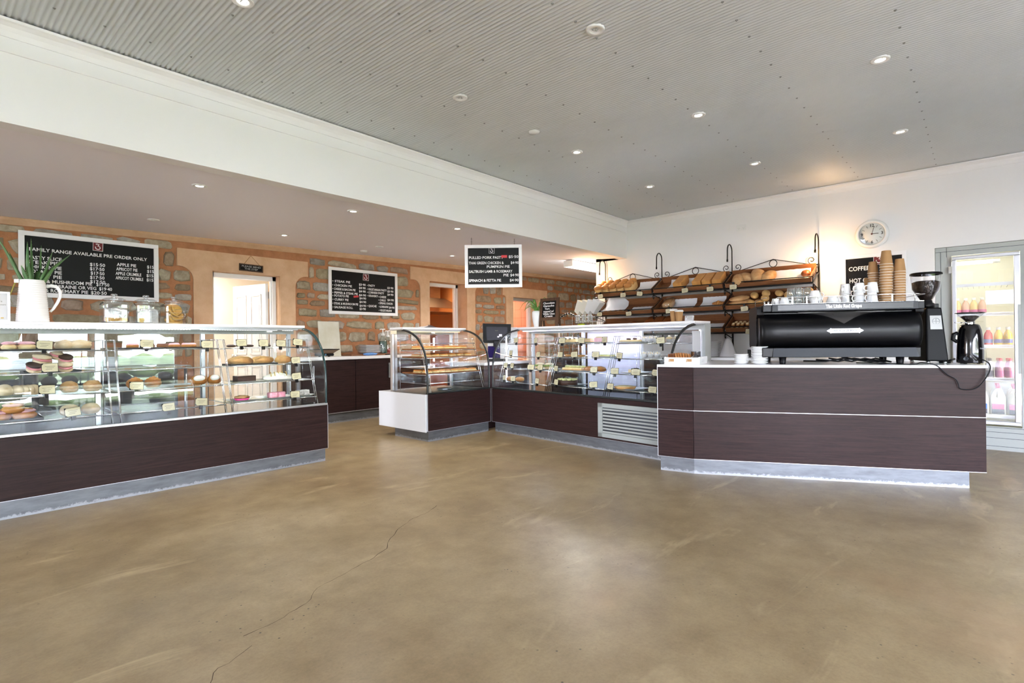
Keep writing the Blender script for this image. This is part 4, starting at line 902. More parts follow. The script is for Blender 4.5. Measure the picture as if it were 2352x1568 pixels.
# ---------------------------------------------------------------- cakes and pastries
pink_ice = mat('pink icing', (222, 160, 178), .45, var=(236, 196, 206), vscale=9); white_ice = mat('white icing', (240, 236, 228), .45)
choc = mat('chocolate cake', (46, 26, 20), .55, var=(70, 40, 28), vscale=20, bump=.3); choc_g = mat('chocolate ganache', (38, 20, 15), .2)
pale_cake = mat('pale sponge', (232, 214, 170), .7, var=(222, 194, 140), vscale=20, bump=.2); cream_m = mat('whipped cream', (246, 244, 238), .5)
pasty_m = mat('baked pastry', (214, 172, 112), .55, var=(184, 124, 62), vscale=10, bump=.3); dust_m = mat('floury white crust', (226, 214, 192), .75, var=(202, 172, 130), vscale=7, bump=.15)
green_ice = mat('pale green cream', (206, 210, 132), .6, var=(232, 228, 180), vscale=30); coco_pink = mat('pink coconut', (226, 130, 158), .9, var=(240, 190, 200), vscale=60, bump=.6, bscale=120); coco_grey = mat('dark coconut', (150, 138, 140), .9, var=(226, 222, 222), vscale=70, bump=.6, bscale=120)
salad = mat('salad leaves', (96, 132, 60), .6, var=(150, 170, 90), vscale=14); tart_pink = mat('pink patty case', (214, 60, 140), .6); swirl_m = mat('brown swirl bun', (158, 96, 48), .4, var=(196, 140, 84), vscale=7, stretch=(1, 1, 4)); ham = mat('pink ham', (220, 140, 150), .5)
plate_m = white_gloss; drizzle = mat('dark drizzle', (196, 160, 66), .5)
def lay(F, mb, name, mats, u, v, z_, label, cat, rz=0, group=None):
    o = mb.build(name, mats); o.matrix_world = F.M @ Matrix.Translation((u, v, z_)) @ Matrix.Rotation(rz, 4, 'Z'); return tag(o, label, cat, group)
SZ = {1: 1.1485, 2: .9855, 3: .8235, 4: .6555}; SV = {1: .21, 2: .157, 3: .104, 4: .05}
def tray_on(F, tier, u, w_, d_, label, m=None, kind='baking_tray', cat='tray', dv=.06):
    q = MB(); h = .014; q.box(-w_ / 2, 0, 0, w_ / 2, d_, .004)
    for a in ((-w_ / 2, 0, w_ / 2, .008), (-w_ / 2, d_ - .008, w_ / 2, d_), (-w_ / 2, 0, -w_ / 2 + .008, d_), (w_ / 2 - .008, 0, w_ / 2, d_)): q.box(a[0], a[1], 0, a[2], a[3], h)
    lay(F, q, kind, m or black_tray, u, SV[tier] + dv, SZ[tier], label, cat)
def plate_on(F, tier, u, w_, label, d_=.24, dv=.03, m=None):
    q = MB(); a, h = w_ / 2, .016
    v = [(-a, 0, h), (a, 0, h), (a, d_, h), (-a, d_, h), (-a * .72, d_ * .14, .002), (a * .72, d_ * .14, .002), (a * .72, d_ * .86, .002), (-a * .72, d_ * .86, .002), (-a * .7, d_ * .15, -.0), (a * .7, d_ * .15, -.0), (a * .7, d_ * .85, -.0), (-a * .7, d_ * .85, 0)]
    q.add(v, [(0, 1, 5, 4), (1, 2, 6, 5), (2, 3, 7, 6), (3, 0, 4, 7), (4, 5, 6, 7), (0, 8, 9, 1), (1, 9, 10, 2), (2, 10, 11, 3), (3, 11, 8, 0), (8, 11, 10, 9)])
    lay(F, q, 'square_plate', m or plate_m, u, SV[tier] + dv, SZ[tier] + .001, label, 'plate')
def pastry(F, tier, kind, u, w_, label, dv=.13, rz=0, zoff=.006, group=None, cat='pastry'):
    q = MB(); s = w_ * .96; e = R.randint(0, 99); M_ = None
    if kind == 'iced': q.blob((s, .13, .05), 0, None, 14, 8, flat=.1, jag=.08, seed=e).blob((s * .95, .12, .03), 1, TR(0, 0, .036), 14, 6, jag=.08, seed=e); M_ = [pale_cake, pink_ice]
    elif kind == 'roll':
        q.blob((s * 1.15, .15, .072), 0, None, 16, 8, flat=.1, jag=.05, seed=e).tube([(-s * .5, -.03, .052), (0, -.035, .068), (s * .5, -.02, .05)], .012, 6, 0); M_ = [dust_m]
    elif kind == 'donut': q.tube([(s * .34 * math.cos(i * PI / 8), s * .34 * math.sin(i * PI / 8), .02) for i in range(16)], .02, 8, 0, True).tube([(s * .34 * math.cos(i * PI / 8), s * .34 * math.sin(i * PI / 8), .028) for i in range(16)], .017, 8, 1, True); M_ = [crust, pink_ice]
    elif kind == 'flat': q.blob((s, .12, .026), 0, None, 14, 6, flat=.1, jag=.15, freq=5, seed=e); M_ = [choc]
    elif kind == 'sand':
        T_ = TR(0, 0, .0, rx=.35, rz=.2); q.blob((s, .11, .035), 0, T_, 14, 7, flat=.0, jag=.08, seed=e).blob((s * .96, .12, .016), 1, TR(0, -.004, .028, rx=.35, rz=.2), 14, 5, jag=.1, seed=e).blob((s, .11, .034), 2, TR(0, 0, .038, rx=.35, rz=.2), 14, 7, jag=.08, seed=e); M_ = [dust_m, ham, (mat('dark rye crust', (62, 40, 32), .6) if 'dark rye crust' not in MATS else MATS['dark rye crust']) if e % 2 else dust_m]
    elif kind == 'pasty': q.blob((s, .14, .075), 0, None, 18, 10, flat=.15, jag=.25, freq=2.6, seed=e); M_ = [pasty_m]
    elif kind == 'dust': q.blob((s * 1.1, .13, .085), 0, None, 14, 9, flat=.1, jag=.05, seed=e); M_ = [dust_m]
    elif kind == 'twist':
        for i in range(4): q.blob((s * .42, .13, .075), 0, TR(-s * .33 + i * s * .22, 0, 0, rz=.5), 12, 8, flat=.1, seed=e + i)
        M_ = [dust_m]
    elif kind == 'crust': q.blob((s, .12, .085), 0, None, 16, 10, flat=.1, jag=.16, freq=5, seed=e); M_ = [rustic]
    elif kind == 'swirl':
        q.blob((s, .13, .085), 0, None, 16, 9, flat=.1).tube([(s * .4 * (1 - i / 26) * math.cos(i * .62), -.01 + .05 * (1 - i / 26) * math.sin(i * .62), .062 + i * .0011) for i in range(24)], .009, 6, 1); M_ = [swirl_m, crust]
    elif kind == 'cream':
        q.blob((s, .13, .085), 0, None, 16, 9, flat=.1).blob((s * .72, .05, .055), 1, TR(-.01, -.048, .030), 14, 8); M_ = [crust, cream_m]
    elif kind == 'choc': q.box(-s / 2, -.06, 0, s / 2, .06, .03, 0).box(-s / 2, -.06, .03, s / 2, .06, .052, 1).box(-s / 2, -.06, .052, s / 2, .06, .058, 2); M_ = [choc, choc, choc_g]
    elif kind == 'drizzle':
        for i in range(6): q.blob((s * .34, .13, .08 - abs(i - 2.5) * .012), 0, TR(-s * .38 + i * s * .15, 0, 0, rz=.35), 12, 8, flat=.1, jag=.06, seed=i)
        for i in range(5): q.tube([(-s * .36 + i * s * .16, -.055, .04), (-s * .31 + i * s * .16, -.02, .078), (-s * .26 + i * s * .16, .03, .07)], .0035, 5, 1)
        M_ = [white_ice, drizzle]
    elif kind == 'pink':
        q.blob((s, .14, .062), 0, None, 14, 8, flat=.1).blob((s * .92, .13, .034), 1, TR(0, 0, .042), 14, 7, jag=.12, freq=4, seed=e).tube([(-s * .3, -.03, .074), (0, -.035, .08), (s * .3, -.02, .072)], .006, 5, 0); M_ = [crust, pink_ice]
    elif kind == 'pale': q.blob((s, .13, .082), 0, None, 16, 9, flat=.12, jag=.03); M_ = [dust_m]
    elif kind == 'tart': q.lathe([(0, 0), (s * .36, 0), (s * .5, .022), (s * .46, .022)], 22, 1).blob((s * .9, s * .9, .032), 0, TR(0, 0, .016), 14, 6, jag=.3, freq=5, seed=e); M_ = [rustic, tart_pink]
    elif kind in ('lampink', 'lamgrey'):
        for i, (x, y) in enumerate(((-s * .26, 0), (s * .26, .02))): q.blob((s * .5, .07, .055), 0, TR(x, y, 0, rz=.1), 14, 8, e=.3, jag=.05, freq=6, seed=i)
        M_ = [coco_pink if kind == 'lampink' else coco_grey]
    elif kind == 'cheese':
        q.box(-s / 2, -.06, 0, s / 2, .06, .012, 0).box(-s / 2, -.06, .012, s / 2, .06, .045, 1)
        for i in range(3): q.blob((.05, .05, .024), 2, TR(-s * .32 + i * s * .32, 0, .045), 10, 6, jag=.1).blob((.015, .015, .014), 3, TR(-s * .2 + i * s * .3, -.045, .045), 8, 5)
        M_ = [crust, pale_cake, cream_m, choc_g]
    elif kind == 'pinkcake': q.lathe([(0, 0), (s * .5, 0), (s * .5, .05), (s * .46, .058), (0, .058)], 26, 0, None, True).lathe([(s * .42, .056), (s * .36, .07), (s * .3, .058)], 26, 1); M_ = [pink_ice, pale_cake]
    elif kind == 'palecake': q.box(-s / 2, -.06, 0, s / 2, .06, .024, 0).box(-s / 2, -.06, .024, s / 2, .06, .030, 1).box(-s / 2, -.06, .03, s / 2, .06, .052, 0); M_ = [pale_cake, pink_ice]
    elif kind == 'slice': q.box(-s / 2, -.07, 0, s / 2, .07, .012, 0).box(-s / 2, -.07, .012, s / 2, .07, .03, 1).blob((.06, .05, .02), 2, TR(-s * .2, 0, .028), 9, 5, jag=.3).blob((.05, .05, .024), 2, TR(s * .1, .01, .028), 9, 5, jag=.3); M_ = [crust, pale_cake, choc]
    elif kind == 'cup':
        q.lathe([(0, .0), (.022, 0), (.032, .04)], 18, 0)
        for i in range(9): a = i * 2 * PI / 9; q.add([(.030 * math.cos(a - .35), .030 * math.sin(a - .35), .032), (.030 * math.cos(a + .35), .030 * math.sin(a + .35), .032), (.036 * math.cos(a), .036 * math.sin(a), .072 + .006 * (i % 2))], [(0, 1, 2)], 0)
        q.blob((.054, .054, .036), 1, TR(0, 0, .026), 12, 7, jag=.12); M_ = [paper, pale_cake]
    elif kind == 'yellow': q.lathe([(0, 0), (.024, 0), (.032, .032)], 18, 0).blob((.066, .066, .03), 1, TR(0, 0, .028), 12, 7).blob((.03, .03, .022), 2, TR(0, 0, .052), 10, 6); M_ = [paper, pale_cake, cream_m]
    elif kind == 'tartb': q.lathe([(0, 0), (s * .42, 0), (s * .5, .022), (s * .46, .022), (s * .44, .016), (0, .017)], 22, 0); M_ = [pasty_m]
    elif kind == 'green': q.box(-s / 2, -.06, 0, s / 2, .06, .014, 1).box(-s / 2, -.06, .014, s / 2, .06, .03, 0); M_ = [green_ice, pale_cake]
    elif kind == 'salad': q.blob((s, .11, .05), 0, None, 14, 7, flat=.1).blob((s * 1.02, .13, .026), 1, TR(0, 0, .034), 16, 6, jag=.5, freq=5, seed=e).blob((s, .11, .04), 0, TR(0, .01, .042), 14, 7); M_ = [dust_m, salad]
    elif kind == 'slab':
        q.box(-s / 2, -.07, 0, s / 2, .07, .018, 0).box(-s / 2, -.07, .018, s / 2, .07, .036, 1)
        for i in range(5): q.blob((s * .2, .10, .028), 2, TR(-s * .4 + i * s * .2, 0, .034), 10, 6, jag=.15, seed=i)
        M_ = [pasty_m, pale_cake, green_ice]
    elif kind == 'gold': q.blob((s, .12, .06), 0, None, 16, 9, flat=.1, jag=.2, freq=3, seed=e); M_ = [crust]
    elif kind == 'chocw': q.add([(-s / 2, -.06, 0), (s / 2, -.06, 0), (0, .08, 0), (-s / 2, -.06, .04), (s / 2, -.06, .04), (0, .08, .04)], [(0, 2, 1), (3, 4, 5), (0, 1, 4, 3), (1, 2, 5, 4), (2, 0, 3, 5)], 0).blob((s * .7, .08, .018), 1, TR(0, -.02, .04), 12, 5); M_ = [pale_cake, choc_g]
    elif kind == 'choccake':
        q.lathe([(0, 0), (s * .5, 0), (s * .5, .05), (s * .48, .056), (0, .056)], 28, 0)
        for i in range(10): a = i * PI / 5; q.blob((.055, .055, .024), 1, TR(s * .38 * math.cos(a), s * .38 * math.sin(a), .054), 10, 6, jag=.25, seed=i)
        q.blob((s * .6, s * .6, .02), 1, TR(0, 0, .052), 14, 5, jag=.2); M_ = [choc, green_ice]
    elif kind == 'palet': q.lathe([(0, 0), (s * .44, 0), (s * .5, .026), (s * .47, .026), (s * .45, .018)], 26, 0).blob((s * .9, s * .9, .03), 1, TR(0, 0, .008), 18, 6, jag=.12, freq=5); M_ = [pasty_m, pale_cake]
    return lay(F, q, {'cup': 'cupcake', 'yellow': 'cupcake', 'sand': 'sandwich', 'roll': 'sandwich_roll', 'dust': 'bread_roll', 'twist': 'bread_twist', 'crust': 'bread_roll', 'pale': 'bread_roll', 'swirl': 'swirl_bun', 'cream': 'cream_bun', 'pink': 'iced_bun', 'iced': 'iced_slice', 'pinkcake': 'cake', 'choccake': 'cake', 'salad': 'salad_roll', 'lampink': 'lamington', 'lamgrey': 'lamington', 'donut': 'doughnut', 'slab': 'cream_slice'}.get(kind, 'pastry'), M_, u, SV[tier] + dv, SZ[tier] + zoff, label, cat, rz, group)
# bread case
tray_on(LEFT, 1, -2.14, .58, .24, 'black tray of iced slices and white rolls on the top shelf, far left', dv=.05); tray_on(LEFT, 1, -1.49, .28, .22, 'black tray with the small iced doughnut left of the middle bay'); tray_on(LEFT, 1, -1.18, .30, .22, 'black tray with two pink doughnuts on the top shelf')
tray_on(LEFT, 2, -2.08, .33, .25, 'black tray holding the pile of sandwiches on the second shelf'); tray_on(LEFT, 4, -2.33, .36, .26, 'black tray of pink iced buns on the bottom shelf'); tray_on(LEFT, 3, -2.36, .2, .24, 'black tray under the floury roll at the far left')
for a in ((1, 'iced', -2.315, .093, 'left pink edged iced slice on the top shelf at the far left'), (1, 'iced', -2.217, .111, 'right pink edged iced slice on the top shelf at the far left'), (1, 'roll', -2.0, .117, 'left white sandwich roll on the long black tray, top shelf'), (1, 'roll', -1.91, .147, 'right white sandwich roll on the long black tray, top shelf'), (1, 'donut', -1.56, .085, 'small pink doughnut beside the first middle bay tag'), (1, 'donut', -1.255, .080, 'small pink doughnut left of the larger one on the top shelf'), (1, 'donut', -1.14, .128, 'larger bright pink doughnut beside a tag on the top shelf'), (1, 'flat', -.785, .085, 'dark flat biscuit at the left of the right bay, top shelf'), (1, 'flat', -.63, .102, 'dark flat biscuit between the first two tags of the right bay'), (1, 'flat', -.46, .086, 'dark flat biscuit between the middle tags of the right bay')): pastry(LEFT, *a)
for i, (u, w_, dv, zo, rz) in enumerate(((-2.19, .10, .08, .0, .1), (-2.01, .10, .09, .0, -.2), (-2.14, .13, .13, .06, .4), (-2.05, .08, .18, .09, .2), (-2.0, .10, .14, .055, -.1))):
    pastry(LEFT, 2, 'sand', u, w_, ('front left sandwich with pink ham on the second shelf', 'front right sandwich of the pile on the second shelf', 'dark crusted sandwich lying across the pile', 'topmost small dark sandwich at the back of the pile', 'pale rolled sandwich at the right of the pile')[i], dv, rz, zo + .006, 'pile of sandwiches')
tray_on(LEFT, 2, -.62, .44, .2, 'dark tray of two large pasties on the second shelf')
for a in ((2, 'pasty', -.726, .242, 'large pasty at the left of the second shelf tray'), (2, 'pasty', -.522, .216, 'large pasty at the right of the second shelf tray'), (2, 'pasty', -.318, .158, 'smaller pasty behind a tag on the second shelf'), (3, 'dust', -2.35, .10, 'floury roll cut off by the left edge of the photo'), (3, 'twist', -2.237, .141, 'white twisted loaf on the third shelf at the left'), (3, 'crust', -1.989, .121, 'left seeded crusty roll on the third shelf'), (3, 'crust', -1.849, .127, 'right seeded crusty roll on the third shelf'), (3, 'swirl', -1.572, .125, 'left brown swirl bun on the third shelf'), (3, 'swirl', -1.444, .131, 'right brown swirl bun on the third shelf'), (3, 'cream', -1.096, .136, 'left cream filled bun with a white centre'), (3, 'cream', -.970, .116, 'right cream filled bun with a white centre'),
    (4, 'pink', -2.37, .12, 'pink iced bun at the far left of the bottom shelf'), (4, 'pink', -2.25, .151, 'pink iced bun at the right of the bottom tray'), (4, 'pale', -1.995, .128, 'left pale round roll behind a tag, bottom shelf'), (4, 'pale', -1.868, .126, 'right pale round roll on the bottom shelf')): pastry(LEFT, *a)
pastry(LEFT, 4, 'pink', -2.31, .13, 'pink iced bun topmost on the bottom tray', .10, .5, .055)
for t_, u, w_, lb in ((3, -.70, .28, 'chocolate cake'), (3, -.40, .32, 'white drizzled loaf'), (4, -.75, .28, 'pink cased tart'), (4, -.42, .30, 'pink lamingtons')): plate_on(LEFT, t_, u, w_, 'white square plate under the ' + lb)
plate_on(LEFT, 4, -.17, .17, 'white square plate under the grey lamingtons', .2, .05)
for a in ((3, 'choc', -.71, .17, 'dark chocolate cake slab on a white plate, third shelf'), (3, 'drizzle', -.40, .244, 'white iced plaited loaf with yellow drizzle, third shelf'), (4, 'tart', -.755, .142, 'nutty tart in a bright pink patty case'), (4, 'lampink', -.43, .169, 'pair of pink coconut lamingtons on the bottom shelf'), (4, 'lamgrey', -.17, .141, 'pair of grey coconut lamingtons behind a tag')): pastry(LEFT, *a)
# cake case
for t_, u, w_, lb in ((1, 1.10, .28, 'cheesecake'), (1, 1.49, .34, 'pink cake'), (1, 2.0, .32, 'cream slice'), (2, 1.66, .24, 'green slice'), (3, .74, .34, 'salad rolls'), (3, 2.08, .24, 'chocolate topped wedge'), (4, 1.17, .40, 'chocolate cake'), (4, 2.0, .40, 'pale tart'), (3, 1.25, .4, 'cream slices')): plate_on(LONG, t_, u, w_, 'pale square plate under the %s in the cake case' % lb, .26)
for a in ((1, 'cheese', 1.10, .237, 'cheesecake topped with cream and dark dots, top shelf'), (1, 'palecake', 1.373, .144, 'layered pale sponge behind a tag, top shelf'), (1, 'pinkcake', 1.55, .163, 'round pink iced cake on the top shelf'), (1, 'slice', 1.98, .262, 'flat pale slice with chocolate curls, top shelf'), (2, 'tartb', 1.12, .125, 'low golden tart behind the second shelf tags'), (2, 'tartb', 1.30, .10, 'small golden tart second from left, second shelf'), (2, 'green', 1.66, .183, 'flat green iced slice on the second shelf'), (3, 'slab', 1.25, .30, 'long cream slice with green topping, third shelf'), (3, 'gold', 1.47, .14, 'puffed golden pastry at the right of the cream slice'), (3, 'gold', 1.60, .2, 'long golden pastry low on the third shelf'), (3, 'chocw', 2.10, .13, 'wedge of pale cake with chocolate top, third shelf'), (4, 'gold', .177, .119, 'golden pastry at the far left of the bottom shelf'), (4, 'gold', .352, .131, 'golden pastry behind the second tag, bottom shelf'), (4, 'choccake', 1.17, .253, 'round chocolate cake with green cream, bottom shelf'), (4, 'palet', 1.99, .247, 'wide pale fruit tart on the bottom shelf')): pastry(LONG, *a, cat='cake')
for i, u in enumerate((.66, .82)): pastry(LONG, 3, 'salad', u, .13, ('left', 'right')[i] + ' green salad roll on the third shelf of the cake case', cat='roll')
for t_, us in ((1, (2.13, 2.20, 2.27)), (2, (2.16, 2.24, 2.32))):
    for i, u in enumerate(us): pastry(LONG, t_, 'cup', u, .065, '%s paper cased muffin on the %s shelf of the cake case' % (('left', 'middle', 'right')[i], ('top', 'second')[t_ - 1]), group='paper cased muffins', cat='muffin')
for i, u in enumerate((2.43, 2.51)): pastry(LONG, 1, 'yellow', u, .08, ('left', 'right')[i] + ' yellow cupcake with a white top beside the large tag', cat='cupcake', group='yellow cupcakes')
wb = thing('water_bottle', 'small clear water bottle with blue label low in the cake case', 'bottle'); wb.matrix_world = LONG.M @ Matrix.Translation((2.47, .30, .574))
MB().lathe([(0, 0), (.03, 0), (.032, .01), (.032, .11), (.014, .15), (.013, .165)], 18).build('body', clear, wb); MB().lathe([(.0325, .03), (.0325, .09)], 18).build('label', mat('blue label', (70, 110, 190), .4), wb); MB().lathe([(.015, .16), (.015, .178), (0, .178)], 14).build('cap', mat('blue cap', (60, 90, 180), .4), wb)
# pie warmer: wire trays with rows of flat pastries
warm = mat('golden cheese topping', (226, 156, 74), .5, var=(206, 112, 48), vscale=14, bump=.3); dough = mat('pale dough', (230, 200, 140), .6)
for zi, (zz, u0, u1, nn) in enumerate(((1.084, .17, .90, 6), (.989, .14, .95, 6), (.791, .12, .97, 8))):
    q = MB(); v0 = RZ(zz) + .02; q.box(.09, v0, -.003, .97, .62, .0)
    for a in ((.09, v0, .97, v0 + .008), (.09, .612, .97, .62), (.09, v0, .098, .62), (.962, v0, .97, .62)): q.box(a[0], a[1], 0, a[2], a[3], .012)
    lay(CORN, q, 'oven_tray', mat('browned tray', (150, 96, 56), .4, .6) if zi == 0 else MATS['browned tray'], 0, 0, zz + .005, ('upper', 'middle', 'lower')[zi] + ' browned metal tray of pastries in the pie case', 'tray')
    for i in range(nn):
        for j in range(2):
            w_ = (u1 - u0) / nn; q = MB().blob((w_ * .98, .15, .032), 1, None, 14, 7, e=.8, flat=.1, jag=.08, seed=i + j * 9).blob((w_ * .86, .13, .022), 0, TR(0, 0, .022), 14, 6, e=.8, jag=.2, freq=4, seed=i + j)
            lay(CORN, q, 'savoury_pastry', [warm, dough], u0 + w_ * (i + .5), v0 + .11 + j * .18, zz + .0055, '%s pastry in the %s row of the %s pie case tray' % (o_[i], ('front', 'rear')[j], ('upper', 'middle', 'lower')[zi]), 'pastry', R.uniform(-.1, .1), 'cheese topped pastries')
q = MB().lathe([(0, .004), (.08, .004), (.1, .02), (.105, .02), (.085, 0), (0, 0)], 28); lay(CORN, q, 'water_dish', steel, .50, .28, .5725, 'round steel water dish on the floor of the pie case', 'dish')

# ---------------------------------------------------------------- things on top of the cases
jug = thing('enamel_jug', 'tall white ribbed pitcher used as a planter on the bread case', 'jug', LEFT.at(-2.153, .62, 1.372), LEFT.a)
pr = [(0, 0), (.098, 0), (.102, .006)]
for i in range(60): a = i / 59; pr.append((.102 - .022 * a + .0012 * math.sin(i * 1.9), .01 + .315 * a))
pr += [(.083, .33), (.078, .328), (.074, .30), (0, .29)]
MB().lathe(pr, 36).build('body', white_gloss, jug)
MB().tube([(.083, 0, .285), (.115, 0, .296), (.150, 0, .285), (.168, 0, .25), (.168, 0, .21), (.15, 0, .16), (.125, 0, .11), (.105, 0, .085)], [.013, .014, .014, .013, .012, .011, .010, .009], 10).build('handle', white_gloss, jug)
MB().prism([(-.083, -.03), (-.083, .03), (-.106, 0)], .305, .33).build('spout', white_gloss, jug)
al = tag(thing('aloe_plant', 'green spiky aloe growing in the white jug', 'plant', LEFT.at(-2.153, .62, 1.66), LEFT.a), 'green spiky aloe growing in the white jug', 'plant')
lm = mat('aloe leaf', (62, 102, 58), .42, var=(92, 126, 76), vscale=5); spine = mat('pale leaf spine', (176, 186, 120), .6)
def leaf(parent, pts, wd, m, th=.35, teeth=True):
    P = [Vector(p) for p in pts]; v = []; f = []; nn = len(P)
    Q = []
    for i in range(nn - 1):
        for k in range(3): Q.append(P[i].lerp(P[i + 1], k / 3))
    Q.append(P[-1]); P = Q; nn = len(P); tv = []; tf = []
    for i, p in enumerate(P):
        t = (P[min(i + 1, nn - 1)] - P[max(i - 1, 0)]).normalized(); sd = t.cross(Vector((0, 0, 1)));
        sd = Vector((0, 1, 0)) if sd.length < .2 else sd.normalized()
        up_ = sd.cross(t); a = i / (nn - 1); h = wd * (.75 + .4 * a if a < .25 else .85 * (1 - a) ** .8 * 1.25 + .0)
        h = max(h, .001)
        v += [p - sd * h + up_ * h * .25, p - sd * h * .5 - up_ * h * th, p + sd * h * .5 - up_ * h * th, p + sd * h + up_ * h * .25, p + up_ * h * .02]
        if teeth and 1 < i < nn - 1:
            for s_ in (-1, 1):
                b0 = p + sd * s_ * h * .96 + up_ * h * .25; k = len(tv); tv += [b0 - t * .004, b0 + t * .004, b0 + sd * s_ * .008 + t * .004]; tf.append((k, k + 1, k + 2))
    for i in range(nn - 1):
        for j in range(5): k = (j + 1) % 5; f.append((i * 5 + j, i * 5 + k, i * 5 + 5 + k, i * 5 + 5 + j))
    q = MB().add(v, f, 0, True)
    if tv: q.add(tv, tf, 1)
    return q.build('leaf', [m, spine], parent)
for tip, mid, wd in (((-.20, .0, .36), (-.11, .01, .16), .030), ((-.13, .05, .26), (-.09, .03, .12), .028), ((-.03, -.03, .34), (-.03, -.03, .17), .038), ((.0, .05, .38), (-.0, .03, .18), .03), ((.235, -.02, .27), (.12, -.02, .14), .034), ((.19, .03, .23), (.10, .02, .12), .03), ((.12, -.04, .28), (.08, -.03, .13), .026), ((.06, .04, .33), (.05, .03, .15), .028), ((-.07, -.05, .15), (-.05, -.04, .08), .022)):
    leaf(al, [(mid[0] * .25, mid[1] * .4, -.10), (mid[0] * .5, mid[1] * .6, .02), mid, (mid[0] * .45 + tip[0] * .55, mid[1] * .4 + tip[1] * .6, mid[2] * .42 + tip[2] * .58), tip], wd * 1.45, lm)
leaf(al, [(-.05, 0, -.02), (-.095, 0, .03), (-.115, -.01, -.03), (-.135, -.02, -.10), (-.105, -.02, -.19)], .011, mat('dry yellow leaf', (150, 142, 60), .6), teeth=False)
# biscuit jars
jar_glass = glass('jar glass', tint=(.92, .95, .945), base=.20)
cook = mat('yellow biscuits', (206, 166, 84), .6, var=(180, 130, 58), vscale=16); wrap = mat('silver cellophane', (214, 216, 220), .22, .7, var=(236, 236, 238), vscale=9, bump=.9, bscale=14)
def jar(u, label, fill, seed):
    t = thing('biscuit_jar', label, 'jar', LEFT.at(u, .62, 1.372), LEFT.a + .03 * seed); s_ = .092
    def rr(s, z_): return [(a * s, b_ * s, z_) for a, b_ in ((-.8, -1), (.8, -1), (.94, -.94), (1, -.8), (1, .8), (.94, .94), (.8, 1), (-.8, 1), (-.94, .94), (-1, .8), (-1, -.8), (-.94, -.94))]
    def loft(secs, nm, m):
        q = MB(); v = sum(secs, []); k = 12
        q.add(v, [(j * k + i, j * k + (i + 1) % k, j * k + k + (i + 1) % k, j * k + k + i) for j in range(len(secs) - 1) for i in range(k)] + [tuple(range(k))], 0, False); return q.build(nm, m, t)
    loft([rr(s_ * .93, 0), rr(s_, .012), rr(s_, .158), rr(s_ * .86, .182)], 'body', jar_glass)
    MB().lathe([(.066, .18), (.066, .198), (.074, .20)], 28).build('neck', jar_glass, t)
    ld = MB().lathe([(.082, .200), (.084, .205), (.06, .216), (.018, .222)], 28).build('lid', glass('lid glass', (.86, .88, .88), .22) if 'lid glass' not in MATS else MATS['lid glass'], t)
    MB().lathe([(.016, .222), (.015, .232), (.024, .238), (.025, .250), (.018, .254), (0, .255)], 20).build('knob', MATS['lid glass'], ld)
    el = MB(); el.tube([(.066 * math.cos(i * PI / 12), -s_ - .001, .085 + .048 * math.sin(i * PI / 12)) for i in range(24)], .0022, 5, closed=True)
    el.tube([(-.058, -s_ - .001, .070), (.058, -s_ - .001, .070), (.058, -s_ - .001, .100), (-.058, -s_ - .001, .100)], .0018, 5, closed=True); el.build('embossed_oval', jar_glass, t)
    return t
for u, lb, f_ in ((-1.628, 'left of three square glass biscuit jars, pale biscuits at the bottom', 0), (-1.396, 'middle of three square glass jars, filled with silvery wrapping', 1), (-1.18, 'right of three square glass jars, filled with yellow biscuits', 2)):
    jar(u, lb, f_, f_)
    gname = ('wrapped_biscuits', 'wrapped_biscuits', 'round_biscuits')[f_]
    if f_ < 2:
        q = MB().blob((.166, .166, .13), 0, None, 20, 14, e=.3, flat=.02, jag=.10, freq=4, seed=f_ + 3)
        for i in range(5 if f_ == 0 else 1): q.blob((.07, .03, .05), 1, TR(-.05 + i * .025, -.07, .002), 10, 7, seed=i)
        o = q.build(gname, [wrap, cook])
        tag(o, 'silver wrapped biscuits inside the %s glass jar' % ('left', 'middle')[f_], 'biscuits')
        o.matrix_world = LEFT.M @ Matrix.Translation((u, .62, 1.376)) @ Matrix.Rotation(.03 * f_, 4, 'Z')
    else:
        for i in range(9):
            o = MB().lathe([(0, 0), (.062, 0), (.068, .008), (.06, .016), (0, .018)], 20).build('round_biscuit', cook)
            o.matrix_world = LEFT.M @ Matrix.Translation((u + (-.01, .012, 0)[i % 3], .62 + (i % 2) * .01, 1.40 + .0125 * i)) @ Matrix.Rotation(.5 + .3 * (i % 3), 4, 'X') @ Matrix.Rotation(.3 * (i % 4), 4, 'Y')
            tag(o, '%s yellow biscuit in the right glass jar' % ('lowest', 'second lowest', 'third lowest', 'fourth lowest', 'middle', 'fourth highest', 'third highest', 'second highest', 'topmost')[i], 'biscuit', 'yellow biscuits in the right jar')
t = thing('menu_stand', 'framed printed notice standing at the far left of the bread case', 'frame', LEFT.at(-2.56, .60, 1.372), LEFT.a)
W, H = .275, .228
for a in ((0, 0, W, .012), (0, H - .012, W, H), (0, 0, .012, H), (W - .016, 0, W, H)): B(a[0], -.014, a[1], a[2], 0, a[3]).build('frame_rail', alu, t)
B(.01, -.006, .01, W - .012, -.002, H - .01).build('sheet', paper, t)
text('Special orders', .018, t, (.10, -.0068, .155), ink, .13); text('please allow 24 hours', .014, t, (.10, -.0068, .13), ink, .15); text('thank you', .014, t, (.12, -.0068, .105), ink, .07)
MB().blob((.02, .002, .008), 0, TR(W - .045, -.007, .025), 10, 6).build('gold_seal', drizzle, t)
